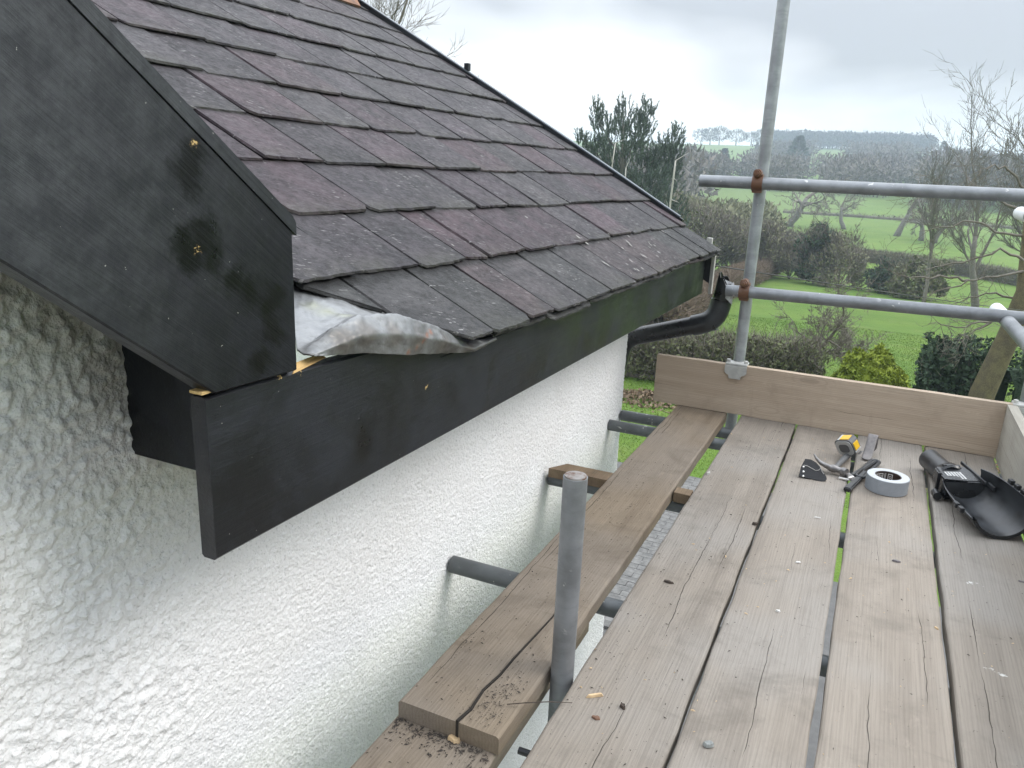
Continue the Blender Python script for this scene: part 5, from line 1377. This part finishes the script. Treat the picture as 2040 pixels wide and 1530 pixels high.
# leaning tree on the right and its low branches
def leaning_tree():
    p = foot(2036, 14.6); t = empty('leaning_tree', tuple(p)); tag(t, 'thick mossy tree trunk leaning right beside the dark hedge', 'tree', 'bare winter trees')
    rs = np.random.default_rng(52); b = MB(); cr_ = MB()
    tip = Vector(at_dist(2044, 580, 15.0))-Vector(p); tip2 = Vector(at_dist(2060, 380, 15.4))-Vector(p); tip3 = Vector(at_dist(2110, 60, 16))-Vector(p)
    path = [Vector((0, 0, -0.1)), Vector((0, 0, 0)).lerp(tip, 0.35)+Vector((-.05, 0, 0)), Vector((0, 0, 0)).lerp(tip, 0.7), tip, tip2, tip3]
    b.tube(path, [0.24, 0.19, 0.165, 0.14, 0.10, 0.04], 14)
    b.build('trunk', M['mossbark'], t, fix=False, smooth=True)
    # limbs drawn towards the left over the field, then fine twigs
    limbs = [[(2040, 540), (1985, 553), (1930, 560), (1880, 578), (1830, 595)], [(1930, 558), (1890, 552), (1840, 556), (1800, 552), (1770, 534)],
             [(2040, 520), (1990, 500), (1940, 520), (1880, 530), (1840, 536)], [(2040, 470), (1985, 462), (1930, 440), (1880, 455), (1830, 462)],
             [(2045, 620), (1985, 640), (1940, 650), (1890, 652), (1855, 640)], [(1975, 642), (1945, 660), (1925, 672)],
             [(2050, 600), (2000, 590), (1960, 585), (1925, 600), (1890, 608)], [(2050, 420), (1990, 400), (1930, 380), (1880, 372), (1830, 380)],
             [(2050, 380), (2010, 340), (1980, 330), (1950, 345)]]
    dist = 15.0
    def grow_twigs(pts, r, n, L):
        for k in range(n):
            f_ = rs.uniform(0.15, 1)*(len(pts)-1); i = min(len(pts)-2, int(f_)); o = pts[i].lerp(pts[i+1], f_-i); d0 = (pts[i+1]-pts[i]).normalized()
            d = (d0*0.8+Vector(rs.normal(0, 0.55, 3))+Vector((0, 0, 0.1))).normalized(); q = o.copy(); pp = [q.copy()]
            for s in range(5): d = (d+Vector(rs.normal(0, 0.22, 3))).normalized(); q = q+d*L*rs.uniform(0.5, 1.1)/5; pp.append(q.copy())
            cr_.tube(pp, list(np.linspace(r, 0.0022, 6)), 3, cap=False)
            if L > 0.3: grow_twigs(pp, r*0.6, 3, L*0.5)
    for lm in limbs:
        dd = dist+rs.uniform(-0.7, 0.4); pts = [Vector(at_dist(u, v, dd-0.12*i))-Vector(p) for i, (u, v) in enumerate(lm)]
        fine = [pts[0]]
        for a, c in zip(pts[:-1], pts[1:]):
            for s in (0.33, 0.66, 1.0): fine.append(a.lerp(c, s)+Vector(rs.normal(0, 0.02, 3)))
        cr_.tube(fine, list(np.linspace(0.024, 0.005, len(fine))), 5, cap=False); grow_twigs(fine, 0.005, 8, 0.7)
    cr_.build('branches', M['bare'], t, fix=False, smooth=True)
leaning_tree()
# small bare fruit tree standing behind the lower guard rail
bare_tree('fruit_tree', foot(1694, 19.0), 3.1, 'small bare spreading fruit tree seen behind the lower guard rail', 61, trunk_r=0.07, levels=5, spread=0.95, up=0.15, droop=0.0, n_child=(4, 5), trunk_frac=0.36, gnarl=0.16, len_k=0.66, twig_r=0.004, mat_t='mossbark', first=0.2)
# --- field edges
fh = [ground_at(1302, 668), ground_at(1390, 618), ground_at(1475, 570), ground_at(1560, 530), ground_at(1622, 508)]
hedge('field_hedge', fh, 1.7, 1.15, 'long brown trimmed hedge running away along the left side of the field', 71, 'brownhedge', 'brownhedge', n_per_m=1500, leaf=0.08, leaf_frac=0.3, twl=0.34, tw=0.03)
fh2 = [ground_at(1622, 508), ground_at(1720, 520), ground_at(1830, 536), ground_at(1960, 556), ground_at(2120, 585)]
hedge('field_hedge', fh2, 1.5, 1.15, 'brown hedge closing the far side of the bright green field', 72, 'bare', 'scrub', n_per_m=1000, leaf=0.10, leaf_frac=0.4, twl=0.42, tw=0.035)
fh3 = [ground_at(1380, 488), ground_at(1480, 492), ground_at(1600, 500)]
hedge('field_hedge', fh3, 2.2, 1.9, 'hedge behind the small green strip left of the tall upright', 73, 'bare', 'ivy', n_per_m=500, leaf=0.14, leaf_frac=0.45, twl=0.5, tw=0.05)
fh4 = [ground_at(1560, 424), ground_at(1690, 432), ground_at(1800, 440), ground_at(1910, 449), ground_at(2060, 460)]
hedge('field_hedge', fh4, 0.9, 0.7, 'thin fence line hedge between the two far fields', 74, 'bare', 'scrub', n_per_m=60, leaf=0.2, leaf_frac=0.3, twl=0.5, tw=0.05)
# shrubs and thorn trees along the stream line
for i, (u, d, w, h, mat, lab) in enumerate((
    (1385, 62, 6.5, 5.4, 'ivy', 'large olive thicket bush right of the pine'), (1436, 60, 6.5, 5.6, 'scrub', 'brownish thicket bush left of the tall upright'),
    (1478, 62, 6.0, 5.2, 'scrub', 'scrubby bush partly behind the tall upright'), (1548, 60, 3.6, 4.6, 'scrub', 'airy willow bush just right of the tall upright'),
    (1600, 61, 2.8, 3.6, 'scrub', 'twiggy bush second from the upright on the stream line'), (1652, 58, 3.0, 4.8, 'ever', 'ivy covered dark thorn bush behind the field'),
    (1705, 57, 4.0, 3.8, 'scrub', 'bare brown thorn clump on the far field corner'), (1793, 56, 2.5, 2.4, 'ever', 'small round dark bush in the far field'),
    (1872, 54, 3.8, 2.8, 'ivy', 'low broad bush in the far field below the bare ash'), (1345, 58, 7.0, 5.6, 'ivy', 'dense olive bush at the foot of the pine'),
    (1415, 78, 7.0, 5.4, 'scrub', 'tall brown scrub behind the thicket left of the upright'), (1310, 50, 6.0, 4.6, 'scrub', 'brown scrub bush just above the roof verge'),
    (1510, 75, 5.0, 4.0, 'ivy', 'greenish scrub beyond the tall upright'))):
    shrub('field_shrub', foot(u, d), w, h, lab, 100+i, mat, leaf=0.15 if mat != 'scrub' else 0.11, nleaf=3200 if mat != 'scrub' else 2300, ntwig=2200, twlen=0.15, flat=0.9)
for i, (u, d, h, lab) in enumerate(((1530, 66, 6.0, 'thin bare sapling tree beside the tall upright'), (1622, 64, 5.5, 'thin bare stream side tree left of the dark thorn bush'),
                                    (1735, 60, 5.0, 'leaning bare thorn tree at the right end of the thorn clump'), (1575, 66, 5.4, 'bare alder between the stream side bushes'))):
    bare_tree('stream_tree', foot(u, d), h, lab, 140+i, levels=5, trunk_r=0.09, spread=0.6, n_child=(3, 4), twig_r=0.012, trunk_frac=0.35, first=0.15)
# parkland oaks in the far field
for i, (u, d, h, lab) in enumerate(((1698, 128, 9.5, 'spreading bare oak below the upper guard rail'), (1806, 122, 7.5, 'gnarled bare oak right of the spreading oak'),
                                    (1857, 118, 6.5, 'twin stemmed bare oak on the far fence line'), (1884, 116, 6.5, 'bent bare oak rightmost on the far fence line'), (1583, 128, 8.0, 'bare oak right next to the tall upright in the far field'))):
    bare_tree('oak_tree', foot(u, d), h, lab, 160+i, trunk_r=0.30, levels=5, spread=0.80, n_child=(2, 3), up=0.0, gnarl=0.2, trunk_frac=0.30, twig_r=0.018, first=0.15)
# tall bare ash trees on the right
bare_tree('ash_tree', foot(1996, 44), 12.4, 'tall bare ash with forked stem at the right edge', 181, trunk_r=0.26, levels=6, spread=0.50, n_child=(2, 3), up=0.36, gnarl=0.10, trunk_frac=0.42, twig_r=0.009, len_k=0.74, first=0.12, mat_c='barkgrey')
bare_tree('ash_tree', foot(1888, 46), 9.0, 'slender bare tree left of the tall ash', 182, trunk_r=0.14, levels=5, spread=0.45, n_child=(2, 4), up=0.36, gnarl=0.10, trunk_frac=0.5, twig_r=0.010, first=0.12, mat_c='barkgrey')
bare_tree('ash_tree', foot(2075, 40), 11.0, 'bare tree crossing the right edge of the picture', 183, trunk_r=0.22, levels=6, spread=0.50, n_child=(2, 3), up=0.36, gnarl=0.10, trunk_frac=0.4, twig_r=0.011, first=0.12, mat_c='barkgrey')
# bare tree showing above the roof
bare_tree('bare_tree', foot(770, 22), 14.2, 'bare twiggy tree rising behind the slate roof', 187, trunk_r=0.22, levels=6, spread=0.5, n_child=(3, 4), up=0.3, gnarl=0.14, twig_r=0.006, trunk_frac=0.38, first=0.12)
bare_tree('bare_tree', foot(1128, 60), 8.6, 'twiggy bush tips just above the roof verge left of the pine', 188, levels=5, spread=0.5, n_child=(3, 4), twig_r=0.012, trunk_frac=0.4, first=0.15)

# the pine: upswept limbs ending in upright candle shoots
def pine():
    D0 = 38.0; p = foot(1250, D0); t = empty('pine_tree', tuple(p)); tag(t, 'dark pine with upswept candle shoots behind the roof verge', 'pine tree')
    rs = np.random.default_rng(201)
    lobes = [(1188, 232, 13, 34, 40), (1203, 258, 22, 38, 60), (1241, 232, 22, 38, 60), (1288, 235, 20, 36, 55), (1270, 262, 30, 34, 70), (1240, 285, 52, 48, 150), (1341, 290, 24, 40, 80), (1318, 312, 40, 36, 110),
             (1158, 274, 13, 12, 22), (1180, 292, 18, 22, 40), (1200, 330, 45, 48, 130), (1262, 345, 75, 55, 240), (1250, 400, 90, 55, 260), (1300, 380, 60, 50, 160), (1220, 450, 80, 50, 160), (1330, 350, 30, 30, 60), (1320, 430, 55, 45, 120)]
    shoots = []; cents = []
    for (u, v, ru, rv, n) in lobes:
        dd = D0+rs.normal(0, 0.5); c = Vector(at_dist(u, v, dd))-Vector(p); su = ru/FPX*D0*1.02; sv = rv/FPX*D0*1.02; cents.append(c)
        for k in range(int(n*1.0)):
            a = rand_dirs(1, rs)[0]*rs.uniform(0.15, 1.0)**0.5
            shoots.append((np.array(c)+a*np.array([su, min(su, 1.3), sv]), np.array([a[0]*0.5, a[1]*0.5, 1.0])))
    P = np.array([s[0] for s in shoots]); A = np.array([s[1] for s in shoots])+rs.normal(0, 0.18, (len(shoots), 3)); A /= np.linalg.norm(A, axis=1, keepdims=True)
    m = 22; L = rs.uniform(0.28, 0.5, len(P)); B = np.repeat(P, m, 0); f_ = np.tile(np.linspace(-0.5, 0.55, m), len(P)); AA = np.repeat(A, m, 0); LL = np.repeat(L, m)
    B = B+AA*(f_*LL)[:, None]; q = np.cross(AA, rand_dirs(len(B), rs)); q /= np.linalg.norm(q, axis=1, keepdims=True); Dn = AA*0.85+q*0.6; Dn /= np.linalg.norm(Dn, axis=1, keepdims=True)
    V, F = twig_mesh(B, Dn, rs.uniform(0.10, 0.17, len(B)), 0.040, rs); np_mesh('crown', V, F, M['pine'], t)
    b = MB(); top = Vector(at_dist(1243, 250, D0))-Vector(p); b.tube([Vector((0, 0, -.1)), top*0.4, top*0.75, top], [0.24, 0.19, 0.12, 0.04], 10); b.build('trunk', M['barkgrey'], t, fix=False, smooth=True)
    b = MB()
    for c in cents:
        o = top*min(0.95, max(0.3, (c.z-0.6)/top.z*0.85)); b.tube([o, o.lerp(c, 0.5)-Vector((0, 0, 0.15)), c, c+Vector((0, 0, 0.3))], [0.05, 0.035, 0.02, 0.008], 5, cap=False)
    b.build('limbs', M['barkgrey'], t, fix=False, smooth=True)
pine()
# pale dead stems by the pine
def pale_stem(u0, v0, u1, v1, d, r, label):
    a = Vector(at_dist(u1, v1, d)); g = foot(u0, d); rs = np.random.default_rng(int(u0)); pts = [Vector(g).lerp(a, t)+Vector(rs.normal(0, 0.03, 3))*(0 < t < 1) for t in np.linspace(0, 1, 9)]
    o = empty('pale_stem', tuple(g)); tag(o, label, 'tree trunk', 'pale stems by the pine')
    MB().tube([q-Vector(g) for q in pts], list(np.linspace(r, r*0.55, 9)), 7).build('trunk', M['palebark'], o, fix=False, smooth=True)
    b = MB()
    for k in range(7):
        q = pts[3+k % 6]-Vector(g); b.tube([q, q+Vector(rs.normal(0, 0.25, 3))+Vector((0, 0, 0.2))], [0.02, 0.006], 4, cap=False)
    b.build('snags', M['palebark'], o, fix=False)
pale_stem(1336, 480, 1346, 320, 34, 0.06, 'pale dead trunk standing at the right side of the pine')
pale_stem(1205, 360, 1226, 285, 36, 0.045, 'thin pale stem leaning inside the pine, leftmost')
pale_stem(1238, 380, 1247, 335, 36, 0.04, 'thin short pale stem inside the lower pine')

# --- far woods on the hill: masses nobody could count
def wood_mass(name, spots, label, mat, seed, n_tri=46, kind='stuff'):
    rs = np.random.default_rng(seed); Vs = []
    for (x, y, z, h, w) in spots:
        n = n_tri; a = rand_dirs(n, rs); r = rs.uniform(0.35, 1, n)**0.5; P = a*r[:, None]*np.array([w/2, w/2, h*0.42])+np.array([x, y, z+h*0.55])
        D = a*0.7+rand_dirs(n, rs)*0.7; D[:, 2] += 0.35; D /= np.linalg.norm(D, axis=1, keepdims=True)
        V, F = twig_mesh(P-D*h*0.06, D, rs.uniform(0.07, 0.17, n)*h, rs.uniform(0.05, 0.11, n)*w, rs); Vs.append(V)
        V, F = twig_mesh(np.array([[x, y, z-0.3]]), np.array([[0, 0, 1.0]]), h*0.7, h*0.05, rs); Vs.append(V)
    V = np.vstack(Vs); o = np_mesh(name, V, np.arange(len(V)).reshape(-1, 3), M[mat]); tag(o, label, 'woodland', kind=kind); return o
def scatter(u0, u1, d0, d1, n, hr, wr, seed, keep=lambda u, d: True):
    rs = np.random.default_rng(seed); out = []
    while len(out) < n:
        u = rs.uniform(u0, u1); d = rs.uniform(d0, d1)
        if not keep(u, d): continue
        p = foot(u, d); out.append((p[0], p[1], p[2], rs.uniform(*hr), rs.uniform(*wr)))
    return out
wood_mass('ridge_wood', scatter(1525, 1840, 575, 640, 620, (8, 13), (9, 14), 301), 'bare wood along the skyline of the far hill', 'wood_ridge', 301, 60)
wood_mass('valley_wood', scatter(1290, 1960, 215, 300, 520, (6, 10), (6, 9), 303, lambda u, d: nz3(u*0.012, d*0.02, 2) > -0.25), 'brown bare woodland across the valley', 'wood_far', 303, 60)
wood_mass('hillside_wood', scatter(1500, 2150, 330, 450, 520, (7, 11), (7, 11), 305, lambda u, d: nz3(u*0.01, d*0.012, 5) > -0.05), 'bare woodland on the lower slope of the far hill', 'wood_far', 305, 56)
wood_mass('right_wood', scatter(1840, 2300, 190, 290, 330, (8, 13), (7, 10), 307), 'bare woodland on the right behind the ash trees', 'wood_far', 307, 60)
wood_mass('left_wood', scatter(700, 1400, 120, 260, 420, (7, 12), (7, 10), 309), 'bare woodland behind the pine and the roof', 'wood_far', 309, 50)
wood_mass('stream_scrub', scatter(1330, 1560, 80, 110, 170, (3, 5.5), (3.5, 5.5), 311), 'scrub filling the stream line behind the thickets', 'scrub', 311, 110)
# hilltop trees and a conifer one can tell apart
for i, (u, w, h, lab) in enumerate(((1391, 13, 11, 'leftmost domed bare tree on the hilltop'), (1409, 14, 12, 'second domed bare tree on the hilltop'), (1427, 14, 12.5, 'third domed bare tree on the hilltop'),
                                    (1460, 15, 11, 'single domed bare tree on the hilltop after the gap'), (1490, 12, 9.5, 'small bare hilltop tree left of the upright'), (1509, 14, 11, 'bare hilltop tree just beside the upright'))):
    p = foot(u, 590); t = empty('hilltop_tree', tuple(p)); tag(t, lab, 'tree', 'trees on the hilltop')
    rs = np.random.default_rng(320+i); n = 420; a = rand_dirs(n, rs); P = a*np.array([w/2, w/2, h*0.40])*rs.uniform(0.3, 1, (n, 1))**0.5+np.array([0, 0, h*0.58])
    D = a*0.6+rand_dirs(n, rs)*0.4; D[:, 2] += 0.6; D /= np.linalg.norm(D, axis=1, keepdims=True); V, F = twig_mesh(P, D, rs.uniform(0.08, 0.2, n)*h, 0.035*w, rs)
    np_mesh('crown', V, F, M['wood_ridge'], t); MB().tube([(0, 0, -1), (0, 0, h*0.5)], [0.5, 0.3], 6).build('trunk', M['barkgrey'], t, fix=False)
for i, (u, d, h, w, lab) in enumerate(((1584, 330, 13, 13, 'broad dark conifer standing in the valley wood'), (1868, 520, 9, 7, 'dark conifer on the skyline at the right end of the ridge wood'), (1440, 300, 9, 8, 'dark conifer clump in the valley left of the upright'))):
    p = foot(u, d); t = empty('far_conifer', tuple(p)); tag(t, lab, 'conifer', 'far conifers')
    rs = np.random.default_rng(340+i); n = 700; f_ = rs.uniform(0, 1, n)**0.7; an = rs.uniform(0, 6.28, n); r = (1-f_)*w/2*rs.uniform(0.5, 1, n)
    P = np.stack([r*np.cos(an), r*np.sin(an), h*(0.12+0.88*f_)], 1); D = np.stack([np.cos(an), np.sin(an), 0*an+0.2], 1); D /= np.linalg.norm(D, axis=1, keepdims=True)
    V, F = twig_mesh(P, D, 0.12*h, 0.07*h, rs); np_mesh('crown', V, F, M['ever'], t); MB().tube([(0, 0, -1), (0, 0, h*0.6)], [0.4, 0.15], 6).build('trunk', M['barkgrey'], t, fix=False)

# grass tufts on the near field and lawn
def tufts():
    rs = np.random.default_rng(401); P = []
    n = 110000; u = rs.uniform(1180, 2120, n); d = 10.5*(34/10.5)**rs.uniform(0, 1, n)**0.8
    v = 352+0.0424*(u-1778); dx = (u-PC[0])/FPX; 
    R0 = np.array([ray(a, b) for a, b in zip(np.linspace(1180, 2120, 200), 352+0.0424*(np.linspace(1180, 2120, 200)-1778))]); az = np.interp(u, np.linspace(1180, 2120, 200), np.arctan2(R0[:, 0], R0[:, 1]))
    x = np.sin(az)*d; y = np.cos(az)*d; keep = ~((y < 10.6) & (x < -0.7)) & (y > 8.4); x, y, d = x[keep], y[keep], d[keep]
    P = np.column_stack([x, y, terr(x, y)-0.01]); D = rand_dirs(len(P), rs)*0.9; D[:, 2] = 1; D /= np.linalg.norm(D, axis=1, keepdims=True)
    V, F = twig_mesh(P, D, rs.uniform(0.025, 0.06, len(P))*(0.8+d*0.010), 0.010+0.0005*d, rs); o = np_mesh('grass', V, F, M['tuft']); tag(o, 'short grass growing on lawn and field', 'grass', kind='stuff')
tufts()
# heap of leaves and stones at the lawn edge
def litter():
    rs = np.random.default_rng(405); c = ground_at(1290, 800); n = 700; P = np.array(c)+rs.normal(0, 1, (n, 3))*np.array([0.42, 0.28, 0.0]); r = np.hypot((P[:, 0]-c[0])/.42, (P[:, 1]-c[1])/.28)
    P[:, 2] = terr(P[:, 0], P[:, 1])+np.maximum(0, 0.20*np.exp(-r*r*0.6)*rs.uniform(0.3, 1, n)); V, F = leaf_mesh(P, 0.06, rs, 0.0, 1.5); o = np_mesh('leaf_heap', V, F, M['litter']); tag(o, 'heap of dead leaves on the lawn below the toe board end', 'leaf heap', kind='stuff')
litter()

# block paving behind the house, seen down through the deck gap
pav = MB().box((-6.0, 3.32, GZ-0.10), (-0.75, 10.45, GZ+0.012)).box((-0.94, -12.0, GZ-0.10), (9.0, 3.319, GZ+0.012)).box((-0.749, 3.32, GZ-0.10), (9.0, 8.3, GZ+0.012)).build('patio_and_bounce_ground', M['joint']); tag(pav, kind='structure')  # wide grey ground at right is added, mostly unseen, against green bounce on the wall
pm = MB().box((-0.0985, -0.0485, 0), (0.0985, 0.0485, 0.030), 0.004).build('paver', M['paver']); pm_me = pm.data; bpy.data.objects.remove(pm)
cnt = 0
rs = np.random.default_rng(9)
for j, y in enumerate(np.arange(6.3, 10.35, 0.10)):
    for i, x in enumerate(np.arange(-2.55, -1.05, 0.20)):
        # keep the strip that the gap lets one see
        if abs(x-(-1.87+0.0*(y-7.2))) > 0.55 or cnt >= 290: continue
        o = bpy.data.objects.new('paver', pm_me); col.objects.link(o); o.parent = pav
        o.location = (x+(0.1 if j % 2 else 0), y, GZ+0.0122+rs.uniform(-0.002, 0.002)); o.rotation_euler = (0, 0, rs.normal(0, 0.008)); cnt += 1

# ------------------------------------------------------------------ haze
hz = MB().box((-1480, -1480, -12.0), (1480, 1480, 42.0)).build('haze', None)
hm = bpy.data.materials.new('valley_haze'); hm.use_nodes = True; ht = hm.node_tree; ht.nodes.clear()
ho = ht.nodes.new('ShaderNodeOutputMaterial'); pv = ht.nodes.new('ShaderNodeVolumePrincipled')
pv.inputs['Color'].default_value = (0.72, 0.83, 0.97, 1); pv.inputs['Density'].default_value = 0.0009; pv.inputs['Anisotropy'].default_value = 0.2
ht.links.new(pv.outputs[0], ho.inputs['Volume']); hz.data.materials.append(hm)
tag(hz, 'pale winter haze over the valley', 'haze', kind='stuff')
